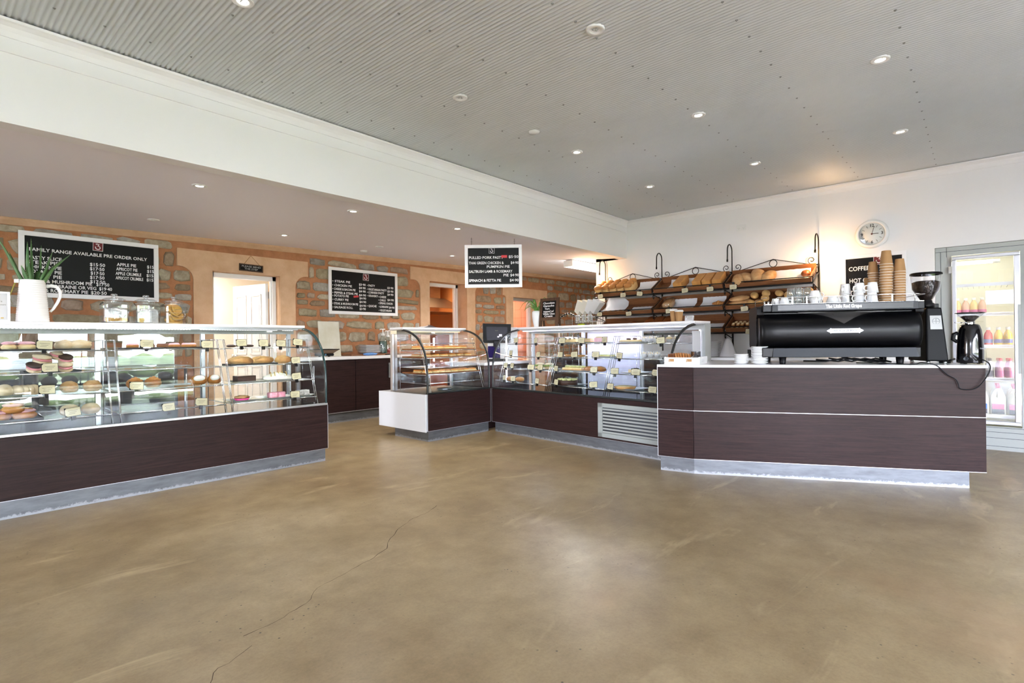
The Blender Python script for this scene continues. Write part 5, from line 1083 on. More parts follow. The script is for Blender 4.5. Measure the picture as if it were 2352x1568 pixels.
# loose papers on the pie case
for i, (u, v, rz) in enumerate(((.44, .60, .2), (.52, .63, -.3))):
    mb = MB(); vv = [(-.13 + .26 * a / 5, -.09 + .18 * b_, .0015 + (.035 if i else .02) * (abs(a - 2.5) / 2.5) ** 0 * math.exp(-((a - 2.2 - b_) ** 2) / 1.3)) for b_ in (0, 1) for a in range(6)]
    mb.add(vv, [(a, a + 1, a + 7, a + 6) for a in range(5)], 0, True); o = mb.build('paper_note', paper); o.matrix_world = CORN.M @ Matrix.Translation((u, v, 1.3725 + i * .002)) @ Matrix.Rotation(rz, 4, 'Z'); tag(o, ('lower', 'upper crumpled')[i] + ' sheet of paper on top of the pie case', 'paper')
# vase plant, A frame, takeaway cups, cards on the cake case
t = thing('ceramic_vase', 'small white two handled vase with a leafy plant on the cake case', 'vase', LONG.at(.225, .63, 1.372), LONG.a)
MB().lathe([(0, 0), (.036, 0), (.042, .02), (.055, .08), (.066, .15), (.066, .20), (.056, .222), (.050, .22), (.058, .19), (0, .17)], 26).build('body', white_gloss, t)
for s_ in (-1, 1): MB().tube([(s_ * .062, 0, .195), (s_ * .084, 0, .185), (s_ * .086, 0, .15), (s_ * .066, 0, .12)], .006, 8).build('handle', white_gloss, t)
t2 = thing('leafy_plant', 'bright green strappy plant in the small white vase', 'plant', LONG.at(.225, .63, 1.56), LONG.a); gm = mat('fresh green leaf', (88, 142, 62), .4, var=(128, 172, 92), vscale=5)
for i in range(13):
    a = i * 2.4; r_ = .10 + .09 * R.random(); h = .07 + .12 * R.random() * (1 if i % 3 else 1.5)
    leaf(t2, [(0, 0, -.02), (.3 * r_ * math.cos(a), .3 * r_ * math.sin(a), h * .7), (.7 * r_ * math.cos(a), .7 * r_ * math.sin(a), h), (1.1 * r_ * math.cos(a), 1.1 * r_ * math.sin(a), h * .75), (1.4 * r_ * math.cos(a), 1.4 * r_ * math.sin(a), h * .3)], .019, gm, teeth=False)
t = thing('tabletop_chalkboard', 'small brown A frame chalkboard advertising chocolate ganache tart', 'chalkboard', LONG.at(.30, .60, 1.372), LONG.a); W, H = .335, .385
W = .34
for x in (0, W - .045): B(x, -.01, 0, x + .045, .01, H).build('frame_post', oak, t, rot=(-.10, 0, 0), bev=.002)
for z0, z1 in ((H - .04, H), (.085, .125)): B(.04, -.01, z0, W - .04, .01, z1).build('frame_rail', oak, t, rot=(-.10, 0, 0), bev=.002)
sl = B(.042, -.004, .12, W - .042, .004, H - .036).build('slate', chalk_black, t, rot=(-.10, 0, 0))
for x in (.01, W - .04): B(x, -.008, 0, x + .028, .006, H - .01).build('rear_leg', oak, t, loc=(0, .075, 0), rot=(.10, 0, 0))
for s_, fx, z_, w_ in (('Chocolate', .055, .315, .21), ('Ganache', .06, .278, .20), ('Tart', .09, .240, .09), ('topped w/', .07, .204, .19), ('White Choc', .065, .170, .215), ('Cream', .09, .140, .15)): text(s_, .036, t, (fx, -.0046 + z_ * .10 - .001, z_), chalk, w_, (PI / 2 - .10, 0, 0), fat=.0009)
cup_p = [(0, .0), (.028, 0), (.029, .002), (.0395, .104), (.041, .106), (.041, .109), (.038, .109)]
lid_p = [(.041, .104), (.043, .106), (.043, .114), (.040, .118), (.037, .124), (.033, .124), (.032, .120), (0, .119)]
for i, (u, v, s_) in enumerate(((2.318, .62, 1.0), (2.405, .58, 1.08))):
    t = thing('takeaway_cup', ('left, taller brown takeaway cup with a white lid', 'right brown takeaway cup with a white lid beside the card stand')[i], 'cup', LONG.at(u, v, 1.372), 0, 'lidded takeaway cups')
    MB().lathe(cup_p, 26).build('cup', kraft, t); MB().lathe(lid_p, 26).build('lid', white_plastic, t); t.scale = (s_ if i else 1, s_ if i else 1, 1.0 if i else 1.12)
t = thing('card_holder', 'small clear stand of business cards on the end of the cake case', 'card holder', LONG.at(2.475, .56, 1.372), LONG.a)
B(0, 0, 0, .10, .003, .062).box(0, 0, 0, .10, .035, .003).build('stand', clear, t, rot=(-.15, 0, 0)); B(.004, .005, .004, .096, .022, .06).build('cards', white_lam, t, rot=(-.15, 0, 0))
q = MB(); q.box(.012, .0040, .042, .022, .0046, .053)
for i in range(4): q.box(.03, .004, .05 - i * .011, .088, .0046, .053 - i * .011)
q.build('print', ink, t, rot=(-.15, 0, 0))
ORD = ['lowest', 'second lowest', 'third lowest', 'fourth lowest', 'fifth lowest', 'sixth lowest', 'seventh lowest', 'eighth lowest', 'ninth lowest', 'tenth lowest', 'eleventh lowest', 'twelfth lowest', 'thirteenth lowest', 'fourteenth lowest']
def nth(i, n_): return ('topmost' if i == n_ - 1 else 'second from the top' if i == n_ - 2 else ORD[i]) + ' '
# ---------------------------------------------------------------- coffee counter top
BT = .9587
def onc(u, v, z_=BT, rz=0): return CNT.M @ Matrix.Translation((u, v, z_)) @ Matrix.Rotation(rz, 4, 'Z')
t = thing('serving_tray', 'white timber tray with slotted handle on the left end of the coffee counter', 'tray'); t.matrix_world = Matrix.Translation((4.585, 2.175, BT)) @ Matrix.Rotation(math.radians(-79), 4, 'Z')
W, D, Hh = .31, .36, .062
B(0, 0, 0, W, D, .008).build('base', white_lam, t); B(0, 0, .008, W, .012, Hh).build('front_board', white_lam, t, bev=.002); B(0, D - .012, .008, W, D, Hh).build('rear_board', white_lam, t, bev=.002)
for x in (0, W - .012):
    q = MB(); q.box(x, .012, .008, x + .012, .10, Hh + .004).box(x, .17, .008, x + .012, D - .012, Hh + .004).box(x, .10, .008, x + .012, .17, .025).box(x, .10, .044, x + .012, .17, Hh + .004); q.build('handle_board', white_lam, t)
for x in (.04, .195): MB().prism([(x, -.018), (x + .008, -.012), (x + .048, -.012), (x + .048, .012), (x + .008, .012), (x, .006)], -.003, -.001, 'y').build('kraft_tag', kraft, t, loc=(0, 0, .036)); MB().lathe([(0, -.001), (.006, 0)], 10, 0, TR(x + .008, -.0032, .033, rx=PI / 2)).build('tag_eyelet', white_plastic, t)
lf_ = thing('sliced_loaf', 'glazed brown sliced loaf resting in the white tray', 'loaf'); lf_.matrix_world = t.matrix_world @ Matrix.Translation((.045, .12, .012))
for i in range(9):
    hh = .085 + .012 * math.sin(i * .38); MB().blob((.026, .13, hh), 0, TR(i * .022, 0, 0, ry=-.35), 14, 10, e=.85, flat=.12, jag=.03, seed=i).build('slice', dark_crust if i < 3 else swirl_m, lf_)
o = MB().lathe([(0, 0), (.042, 0), (.043, .003), (.043, .10), (.045, .104), (.041, .104), (.04, .006), (0, .006)], 28).build('steel_tin', mat('tin steel', (150, 150, 156), .18, 1.0)); o.matrix_world = t.matrix_world @ Matrix.Translation((.245, .17, .009)); tag(o, 'shiny steel tin standing in the white tray', 'tin')
mb = MB(); mb.add([(-.05 + .10 * i / 5, -.04 + .08 * j / 3, .006 + .03 * math.exp(-((i - 2.5) ** 2) / 2) * (1 if j < 2 else .6)) for j in range(4) for i in range(6)], [(j * 6 + i, j * 6 + i + 1, j * 6 + 7 + i, j * 6 + 6 + i) for j in range(3) for i in range(5)], 0, True)
o = mb.build('paper_napkin', paper); o.matrix_world = t.matrix_world @ Matrix.Translation((.25, .07, .044)) @ Matrix.Rotation(.4, 4, 'Z'); tag(o, 'crumpled white napkin in the white tray', 'napkin')
sp = [(0, .004), (.03, .004), (.032, 0), (.036, 0), (.05, .006), (.066, .014), (.067, .017), (.048, .010), (.034, .006), (0, .006)]
sc = MB().lathe(sp, 30).mesh('saucer', white_gloss)
for u, v, n_, s_, lb in ((.42, .215, 7, .93, 'white saucer in the shorter stack beside the coffee machine'), (.565, .19, 11, 1.06, 'white saucer in the taller stack beside the coffee machine')):
    for i in range(n_):
        o = bpy.data.objects.new('saucer', sc); C.objects.link(o); o.matrix_world = onc(u + R.uniform(-.002, .002), v + R.uniform(-.002, .002), BT + .0128 * i * s_) @ Matrix.Scale(s_, 4); tag(o, nth(i, n_) + lb.replace('white saucer in', 'white saucer of'), 'saucer', lb.replace('white saucer in the', 'saucers in the'))
# espresso machine
em = thing('espresso_machine', 'large black espresso machine on the coffee counter', 'coffee machine'); em.matrix_world = onc(0, 0)
z0 = 0
prof = [(.24, .142), (.19, .145), (.150, .165), (.128, .20), (.116, .24), (.112, .28), (.116, .32), (.128, .36), (.150, .395), (.185, .425), (.24, .444), (.32, .452)]
q = MB(); secs = []
for u, s_, dv in ((.560, .80, .035), (.565, .88, .02), (.580, .95, .008), (.61, 1.0, 0), (.70, 1.0, 0), (1.18, 1.0, 0), (1.64, 1.0, 0), (1.735, 1.0, 0), (1.762, .95, .008), (1.777, .88, .02), (1.782, .80, .035)):
    secs.append([(u, .24 + (a - .24) * s_ + dv * .3, .295 + (b_ - .295) * (s_ * .3 + .7)) for a, b_ in prof])
k = len(prof); q.add(sum(secs, []), [(j * k + i, j * k + i + 1, j * k + k + i + 1, j * k + k + i) for j in range(len(secs) - 1) for i in range(k - 1)] + [tuple(range(k)), tuple(range(len(secs) * k - 1, len(secs) * k - k - 1, -1))], 0, True)
q.build('front_cowl', black_satin, em)
B(.60, .22, .14, 1.74, .60, .455).build('body', black_satin, em, bev=.01)
B(.575, .115, .060, 1.755, .66, .142).build('base_frame', black_satin, em, bev=.006)
MB().add([(.655, .098, .064), (1.735, .098, .064), (1.715, .106, .138), (.665, .106, .138), (.655, .12, .064), (1.735, .12, .064), (1.715, .12, .138), (.665, .12, .138)], [(0, 1, 2, 3), (4, 7, 6, 5), (0, 4, 5, 1), (1, 5, 6, 2), (2, 6, 7, 3), (3, 7, 4, 0)]).build('base_plate', mat('slate grey enamel', (36, 40, 46), .4, spec=.25), em)
for u, v in ((.745, .17), (1.625, .17), (.70, .60), (1.65, .60)): MB().lathe([(0, 0), (.022, 0), (.024, .006), (.030, .062), (0, .062)], 18, 0, TR(u, v, 0)).build('foot', black_plastic, em)
for u0, u1 in ((.545, .60), (1.742, 1.80)):
    sp_ = [(.25, .142), (.60, .142), (.62, .17), (.62, .49), (.60, .505), (.22, .505), (.18, .49), (.175, .43), (.22, .40), (.23, .36), (.23, .30), (.23, .24), (.23, .18)]
    MB().prism(sp_, u0, u1, 'x').build('side_panel', mat('brown black panel', (16, 13, 13), .45, spec=.2) if 'brown black panel' not in MATS else MATS['brown black panel'], em, bev=.006)
B(.585, .13, .452, 1.79, .64, .512).build('top_housing', black_satin, em, bev=.006)
B(.655, .106, .452, 1.735, .135, .516).build('name_band', mat('graphite band', (46, 48, 52), .42, spec=.3), em, bev=.003)
ns = B(.70, .1035, .462, 1.70, .107, .507).build('name_strip', mat('black name strip', (14, 14, 16), .2, spec=.3), em)
text('The Little Red Grape', .040, em, (1.20, .1025, .4865), glow('white letter with added glow', (250, 250, 250), .6), .265, align='CENTER', fat=.0009)  # lettering is no lamp; a faint emission is added to keep it bright
for u in (.712, 1.688):
    for zz in (.472, .497): MB().lathe([(0, -.003), (.003, -.002), (.0035, 0)], 8, 0, TR(u, .1035, zz, rx=PI / 2)).build('screw', chrome, ns)
B(.60, .12, .5125, 1.78, .63, .517).build('drip_tray_rim', chrome, em)
# apron: winged plate that dips to a point over the cowl
q = MB(); n_ = 18; v = []
for i in range(n_ + 1):
    a = -1 + 2 * i / n_; d = .105 * math.exp(-(abs(a) * 2.6) ** 1.15); u = 1.205 + a * .33
    for s_ in range(5):
        zz = .450 - d * s_ / 4 - .004; y = .118
        for (pa, pz), (qa, qz) in zip(prof, prof[1:]):
            if pz <= zz <= qz: y = pa + (qa - pa) * (zz - pz) / (qz - pz) - .006
        v.append((u, min(y, .20), zz))
q.add(v, [(i * 5 + s_, i * 5 + s_ + 1, i * 5 + 6 + s_, i * 5 + 5 + s_) for i in range(n_) for s_ in range(4)], 0, True)
q.build('apron', mat('dark grey apron', (74, 72, 72), .38, .2), em)
bd = MB(); pts = [(-.137, 0), (-.125, .008), (-.112, .014), (-.108, .022), (-.098, .018), (.098, .018), (.108, .022), (.112, .014), (.125, .008), (.137, 0), (.125, -.008), (.112, -.014), (.108, -.022), (.098, -.018), (-.098, -.018), (-.108, -.022), (-.112, -.014), (-.125, -.008)]
bd.prism(pts, .107, .112, 'y'); b_ = bd.build('badge', mat('polished silver badge', (176, 178, 180), .38, .7), em, loc=(1.21, 0, .282), bev=.001)
text('RUGGERO', .030, em, (1.21, .1062, .282), mat('badge letter', (84, 86, 90), .4, .3), .17, align='CENTER', fat=.0008)
q = MB()
for a, b_ in ((.68, 1.02), (1.05, 1.72)):
    q.tube([(a, .13, .517), (a, .13, .56), (a + .02, .13, .575), (b_ - .02, .13, .575), (b_, .13, .56), (b_, .13, .517)], .003, 6)
for a in (.82, .93, 1.24, 1.56): q.box(a - .004, .127, .517, a + .004, .133, .577)
q.tube([(.60, .62, .517), (.60, .62, .575), (.60, .16, .575), (.62, .13, .575)], .003, 6); q.tube([(1.72, .13, .575), (1.80, .16, .572), (1.80, .5, .572)], .003, 6)
q.build('cup_rail', chrome, em)
MB().lathe([(0, 0), (.008, 0), (.008, .03), (0, .034)], 10, 0, TR(.60, .13, .512)).lathe([(0, 0), (.008, 0), (.008, .03), (0, .034)], 10, 0, TR(.63, .13, .512)).build('rail_post', chrome, em)
# under the machine: hoses
q = MB()
for i in range(4): q.tube([(.95 + i * .1, .35, .02 + .012 * i), (1.1 + i * .1, .25, .02), (1.25 + i * .08, .30, .045), (1.45 + i * .05, .28, .015), (1.6, .4, .02)], .007, 6)
q.build('hose', black_plastic, em)
# ---------------------------------------------------------------- crockery on the machine
CT = BT + .5172
def mug_mb(h, r0, r1, hr, hz, n_=26):
    q = MB().lathe([(0, .004), (r0 * .8, .004), (r0 * .82, 0), (r0, .0), (r0 * 1.02, .01), (r1, h), (r1 * .94, h), (r0 * .94, .012), (0, .010)], n_); return q
def crock(name, label, cat, u, v, z_, build, group=None, flip=False, h=.08, rz=0):
    t = thing(name, label, cat, group=group); t.matrix_world = onc(u, v, z_ + (h if flip else 0)) @ (Matrix.Rotation(PI, 4, 'X') if flip else Matrix()) @ Matrix.Rotation(rz, 4, 'Z'); build(t); return t
def cup_parts(h, r0, r1, hs=1.0):
    def f(t):
        mug_mb(h, r0, r1, 0, 0).build('body', white_gloss, t)
        rm = (r0 + r1) / 2; s_ = hs * h
        MB().tube([(rm * .96, 0, .76 * s_), (rm + .30 * s_, 0, .82 * s_), (rm + .42 * s_, 0, .6 * s_), (rm + .34 * s_, 0, .36 * s_), (rm * .92, 0, .28 * s_)], .0055, 8).build('handle', white_gloss, t)
    return f
small = cup_parts(.058, .030, .046); wide = cup_parts(.062, .034, .056); mug = cup_parts(.088, .034, .045)
crock('coffee_cup', 'small white cup at the left end of the machine top, upside down', 'cup', .715, .27, CT, small, flip=True, h=.058, rz=2)
crock('coffee_cup', 'small white cup beside the stacked glasses, upside down', 'cup', .775, .22, CT, small, flip=True, h=.058, rz=.6)
crock('coffee_cup', 'lower wide white cup of the pair right of the glasses', 'cup', 1.02, .24, CT, wide, rz=.5); crock('coffee_cup', 'upturned wide white cup tilted on top of another, handle to the right', 'cup', 1.02, .24, CT + .056, wide, flip=True, h=.060, rz=-.15)
crock('coffee_cup', 'wide white cup standing alone left of the mugs', 'cup', 1.15, .22, CT, wide, flip=True, h=.062, rz=-.4)
for i, (u, v) in enumerate(((1.275, .33), (1.365, .27), (1.452, .24))):
    nm = ('left', 'middle', 'right')[i]
    crock('coffee_mug', 'lower mug of the %s pair of stacked white mugs' % nm, 'mug', u, v, CT, mug, 'stacked white mugs', True, .088, 2.6)
    crock('coffee_mug', 'upper mug of the %s pair of stacked white mugs' % nm, 'mug', u + .004, v, CT + .083, mug, 'stacked white mugs', True, .088, 2.2 + .3 * i)
tum = MB().lathe([(0, .008), (.025, .008), (.026, 0), (.028, 0), (.034, .085), (.032, .085), (.026, .012), (0, .012)], 22).mesh('tumbler', glass('tumbler glass', (.96, .98, .98), .16))
i = 0
for u, v in ((.842, .30), (.885, .24), (.925, .33), (.965, .27)):
    for k in (0, 1):
        o = bpy.data.objects.new('tumbler', tum); C.objects.link(o); o.matrix_world = onc(u, v, CT + .086 + k * .062) @ Matrix.Rotation(PI, 4, 'X')
        tag(o, '%s tumbler of the %s pair of upturned glasses on the machine' % (('lower', 'upper')[k], ('first', 'second', 'third', 'fourth')[i]), 'glass', 'stacked glass tumblers')
    i += 1
pc = MB(); pc.lathe([(0, .104), (.029, .104), (.030, .102), (.0415, .004)], 24, 0); pc.lathe([(.0415, .004), (.0435, .004), (.0445, .002), (.0435, 0), (.041, 0), (.040, .003)], 24, 1)
pcm = pc.mesh('paper_cup', [kraft, rim_white])
for u, v, n_, s_, lb in ((1.568, .29, 15, 1.12, 'tallest, foremost'), (1.672, .29, 13, 1.04, 'right hand'), (1.537, .40, 14, .98, 'rear left'), (1.505, .46, 9, .86, 'shortest'), (1.655, .44, 13, .98, 'rear right')):
    lean = R.uniform(-.008, .008)
    for i in range(n_):
        o = bpy.data.objects.new('paper_cup', pcm); C.objects.link(o); o.matrix_world = onc(u + lean * i * .3 + R.uniform(-.001, .001), v, CT + .0205 * i * s_) @ Matrix.Scale(s_, 4)
        tag(o, nth(i, n_) + 'brown paper cup of the %s stack on the machine' % lb, 'paper cup', 'paper cups in the %s stack' % lb)
# ---------------------------------------------------------------- grinders
g = thing('coffee_grinder', 'tall black coffee grinder with bean hopper right of the espresso machine', 'grinder'); g.matrix_world = onc(0, 0)
q = MB(); a0, a1, b0, b1 = 1.865, 2.025, 1.875, 1.988
q.add([(a0, .30, .018), (a1, .30, .018), (a1, .66, .018), (a0, .66, .018), (b0, .325, .468), (b1, .325, .468), (b1, .62, .468), (b0, .62, .468)], [(0, 3, 2, 1), (0, 1, 5, 4), (1, 2, 6, 5), (2, 3, 7, 6), (3, 0, 4, 7), (4, 5, 6, 7)])
q.build('body', mat('matt black grinder', (9, 9, 11), .45, spec=.15), g, bev=.012)
for u, v in ((1.885, .32), (2.005, .32), (1.885, .63), (2.005, .63)): MB().lathe([(0, 0), (.014, 0), (.014, .012), (.010, .02), (0, .02)], 14, 0, TR(u, v, 0)).build('foot', chrome, g)
pl = MB(); pl.add([(1.900, .3140, .285), (1.985, .3140, .285), (1.978, .3202, .400), (1.898, .3202, .400), (1.900, .3115, .285), (1.985, .3115, .285), (1.978, .3177, .400), (1.898, .3177, .400)], [(0, 1, 2, 3), (7, 6, 5, 4), (0, 4, 5, 1), (2, 6, 7, 3), (0, 3, 7, 4), (1, 5, 6, 2)])
pl = pl.build('maker_plate', mat('etched plate', (120, 120, 118), .45, .7), g)
text('MAZZER', .017, g, (1.941, .3155, .318), dark_metal, .062, (PI / 2 - .055, 0, 0), 'CENTER'); MB().tube([(1.941 + .026 * math.cos(i * PI / 8), .3145 + .0007, .352 + .026 * math.sin(i * PI / 8)) for i in range(16)], .0016, 4, closed=True).tube([(1.918, .3150, .352), (1.964, .3150, .352)], .0014, 4).tube([(1.941, .3150, .33), (1.941, .3152, .375)], .0014, 4).build('plate_emblem', dark_metal, g)
hx_, hy_ = 1.928, .455
MB().lathe([(0, .465), (.06, .465), (.062, .505), (.045, .515), (.042, .535)], 26, 0, TR(hx_, hy_, 0)).build('collar', black_plastic, g)
MB().tube([(hx_ - .03, .40, .488), (hx_ - .13, .34, .488)], .006, 8).build('lever', chrome, g)
hp = MB().lathe([(.040, .535), (.048, .545), (.098, .632), (.108, .755)], 32, 0, TR(hx_, hy_, 0)).build('hopper', clear, g)
MB().lathe([(.036, .537), (.044, .545), (.094, .632), (.101, .69), (.07, .702), (.03, .694), (0, .698)], 26, 0, TR(hx_, hy_, 0)).build('beans', beans, hp)
MB().lathe([(.0, .772), (.105, .772), (.114, .768), (.115, .754), (.108, .752)], 32, 0, TR(hx_, hy_, 0)).build('hopper_lid', black_plastic, g)
B(2.0, .52, .465, 2.05, .60, .51).build('timer_box', black_plastic, g, bev=.006)
g = gsmall = thing('coffee_grinder', 'small glossy black round coffee grinder on the right end of the counter', 'grinder'); g.matrix_world = onc(2.165, .29)
MB().lathe([(0, .006), (.086, .006), (.088, .012), (.088, .10), (.084, .20), (.074, .275), (.062, .312), (.05, .322), (0, .322)], 36).build('body', black_gloss, g)
MB().lathe([(.032, .32), (.034, .338), (.030, .345)], 24).build('collar', chrome, g)
hp = MB().lathe([(.030, .343), (.036, .352), (.094, .412)], 32).build('hopper', clear, g); MB().lathe([(.026, .344), (.034, .354), (.062, .384), (.04, .392), (0, .388)], 24).build('beans', beans, hp)
MB().lathe([(0, .420), (.09, .418), (.098, .414), (.096, .410)], 32).build('hopper_lid', mat('smoked lid', (40, 38, 38), .25), g)
MB().tube([(-.03, -.01, .335), (-.12, -.04, .336)], .005, 8).build('lever', chrome, g)
MB().tube([(-.085, .0, .25), (-.112, .0, .24), (-.118, .0, .20), (-.088, .0, .18)], .016, 10).build('side_handle', black_plastic, g)
MB().lathe([(0, 0), (.012, 0), (.013, -.004), (.016, -.004), (.017, 0)], 16, 0, TR(-.064, -.075, .042, rx=-PI / 2 + .0, rz=-.7)).build('dial', dark_metal, g)
for a in range(4): MB().lathe([(0, -.0), (.012, 0), (.012, .008), (0, .008)], 10, 0, TR(.06 * math.cos(a * PI / 2 + .6), .06 * math.sin(a * PI / 2 + .6), 0)).build('foot', black_plastic, g)
text('Compak', .017, g, (.028, -.0835, .125), mat('silver letter', (190, 192, 196), .3, .5), .05, (PI / 2, 0, .32))
o = MB().lathe([(0, 0), (.04, 0), (.042, .012), (.03, .016), (0, .018)], 22).tube([(.03, 0, .014), (.14, .03, .03)], .010, 8).build('portafilter', black_plastic); o.matrix_world = onc(2.045, .42, BT, .5); tag(o, 'black handled tamper lying between the two grinders', 'tamper')
pts = [(1.36, .34, .006), (1.55, .14, .006), (1.68, .05, .006), (1.71, -.01, .02), (1.80, -.016, .0), (1.87, -.018, -.07), (1.925, -.018, -.105), (1.945, -.018, -.145), (1.95, -.018, -.172), (1.975, -.018, -.184), (2.03, -.02, -.186), (2.08, -.024, -.155), (2.125, -.03, -.08), (2.15, -.02, -.02), (2.155, .02, .02), (2.15, .10, .04), (2.165, .21, .03)]
S = []
for i in range(len(pts) - 1):
    p0, p1, p2, p3 = (Vector(pts[max(i - 1, 0)]), Vector(pts[i]), Vector(pts[i + 1]), Vector(pts[min(i + 2, len(pts) - 1)]))
    for k in range(4): t_ = k / 4; S.append(.5 * ((2 * p1) + (p2 - p0) * t_ + (2 * p0 - 5 * p1 + 4 * p2 - p3) * t_ ** 2 + (3 * p1 - p0 - 3 * p2 + p3) * t_ ** 3))
MB().tube([p - Vector((2.165, .29, 0)) for p in S + [Vector(pts[-1])]], .0042, 8).build('power_cord', black_plastic, gsmall)

# ---------------------------------------------------------------- back bench under the rack
dp = MB().lathe([(0, .004), (.06, .004), (.064, 0), (.07, 0), (.12, .016), (.122, .019), (.07, .007), (0, .008)], 30).mesh('dinner_plate', white_gloss)
for i in range(13):
    o = bpy.data.objects.new('dinner_plate', dp); C.objects.link(o); o.location = (7.12 + R.uniform(-.003, .003), 2.70 + R.uniform(-.003, .003), .948 + i * .0155); tag(o, nth(i, 13) + 'white dinner plate of the stack under the bread rack', 'plate', 'dinner plates under the rack')
mb = MB(); top = Vector((7.16, 2.50, 1.205)); v = [top]
for i in range(14):
    a = i * 2 * PI / 14; r_ = .09 + .022 * math.sin(i * 2.7); v.append(Vector((7.16 + r_ * math.cos(a), 2.50 + r_ * math.sin(a) * 1.1, .952)))
for i in range(14):
    a = i * 2 * PI / 14; r_ = .028 + .01 * math.sin(i * 2.7); v.append(Vector((7.16 + r_ * math.cos(a), 2.50 + r_ * math.sin(a), 1.18)))
mb.add(v, [(0, 15 + i, 15 + (i + 1) % 14) for i in range(14)] + [(15 + i, 1 + i, 1 + (i + 1) % 14, 15 + (i + 1) % 14) for i in range(14)], 0, True); tag(mb.build('tea_towel', paper), 'white tea towel hanging to the bench beside the plate stack', 'towel')
t = thing('bar_caddy', 'small black and chrome caddy on the bench behind the saucers', 'caddy', (7.05, 2.16, .947))
B(-.04, -.05, 0, .04, .05, .008).box(-.04, .03, 0, .04, .05, .10).build('bracket', black_plastic, t); MB().lathe([(0, 0), (.028, 0), (.028, .09), (.025, .09), (.025, .004), (0, .004)], 18, 0, TR(0, -.13, 0)).build('beaker', chrome, t)
for k in range(5): MB().tube([(0, -.13 + .01 * (k - 2), .02), (.006 * (k - 2), -.13 + .016 * (k - 2), .14)], .003, 5).build('spoon', chrome, t)
# spray tap, crate of plastic ware and white boiler beyond the end of the wall
t = thing('spray_tap', 'tall chrome spring neck spray tap behind the cake case', 'tap', (6.96, 5.10, .947))
MB().lathe([(0, 0), (.03, 0), (.03, .02), (.016, .03), (.016, .40), (0, .40)], 16).build('column', chrome, t)
arc = [(0, .0 - .19 + .19 * math.cos(a), .50 + .16 * math.sin(a)) for a in [PI * i / 12 for i in range(13)]]
MB().tube([(0, 0, .38), (0, 0, .5)] + arc + [(0, -.38, .42), (0, -.37, .30)], .010, 8).build('hose', black_plastic, t)
q = MB(); base = [(0, 0, .40 + .0125 * i) for i in range(8)] + arc
for i, p in enumerate(base): q.lathe([(.013, -.003), (.017, 0), (.013, .003)], 10, 0, Matrix.Translation(p) @ (Vector(base[min(i + 1, len(base) - 1)]) - Vector(base[max(i - 1, 0)])).to_track_quat('Z', 'Y').to_matrix().to_4x4())
q.build('spring', chrome, t); MB().lathe([(0, -.06), (.022, -.06), (.024, 0), (.012, .05), (0, .05)], 14, 0, TR(0, -.37, .28)).build('spray_head', black_plastic, t)
t = thing('dish_rack', 'chrome wire dish rack on tall legs holding white plastic ware', 'rack', (6.95, 4.36, .947)); q = MB(); W_, D_ = .34, .36
for x in (-.15, .15):
    for y in (0, D_): q.tube([(x, y, 0), (x, y, .60)], .005, 6)
for z_ in (.47, .53, .60): q.tube([(-.15, 0, z_), (.15, 0, z_), (.15, D_, z_), (-.15, D_, z_)], .004, 6, closed=True)
for i in range(9): q.tube([(-.15, D_ * i / 8, .60), (-.15, D_ * i / 8, .47), (.15, D_ * i / 8, .47), (.15, D_ * i / 8, .60)], .0028, 5)
q.build('wire_frame', chrome, t)
wc = mat('cream plastic', (226, 222, 208), .45)
for i in range(4):
    q = MB(); q.add([(-.05, -.04, 0), (.05, -.04, 0), (.06, .035, .015), (-.06, .035, .015), (-.075, -.06, .21), (.075, -.06, .21), (.085, .07, .20), (-.085, .07, .20)], [(0, 3, 2, 1), (0, 1, 5, 4), (1, 2, 6, 5), (2, 3, 7, 6), (3, 0, 4, 7)])
    o = q.build('plastic_scoop', white_plastic if i < 2 else wc); o.location = (6.95, 4.44 + i * .095, 1.605); o.rotation_euler = (.62, 0, 0); tag(o, '%s of four white plastic scoops tipped in the wire rack' % ('rightmost', 'third', 'second', 'leftmost')[i], 'scoop', 'white plastic scoops')
for i in range(9):
    o = MB().lathe([(0, 0), (.012, 0), (.016, .11), (.012, .12)], 10).build('piping_nozzle', wc if i % 2 else white_plastic); o.location = (6.86, 4.40 + i * .036, 1.455); o.rotation_euler = (.12 * ((i % 3) - 1), -.1, 0); tag(o, ('first', 'second', 'third', 'fourth', 'fifth', 'sixth', 'seventh', 'eighth', 'ninth')[i] + ' small white handle from the right end of the wire rack front', 'handle', 'handles in the wire rack')
o = MB().blob((.05, .13, .045), 0, None, 12, 7, e=.6).tube([(0, -.06, .02), (0, -.14, .016)], .012, 8, 1).build('scrub_brush', [mat('lime green plastic', (196, 214, 40), .4), black_plastic]); o.location = (6.72, 4.50, 1.392); tag(o, 'lime green scrubbing brush with black handle before the wire rack', 'brush')
sh = thing('draining_shelf', 'narrow steel draining shelf below the lime green brush', 'shelf', (6.62, 4.25, .947)); B(0, 0, .43, .2, .55, .443).build('top', steel, sh)
for x in (.02, .18):
    for y in (.02, .53): MB().tube([(x, y, 0), (x, y, .43)], .008, 6).build('leg', steel, sh)
t = thing('water_boiler', 'white rounded boiler mounted on the back of the wall end', 'boiler', (7.74, 4.66, 1.55))
MB().lathe([(0, 0), (.12, .005), (.125, .02), (.125, .42), (.115, .45), (.06, .465), (0, .468)], 24).build('tank', white_plastic, t); B(-.13, -.05, .05, -.10, .05, .30).build('wall_plate', white_plastic, t)
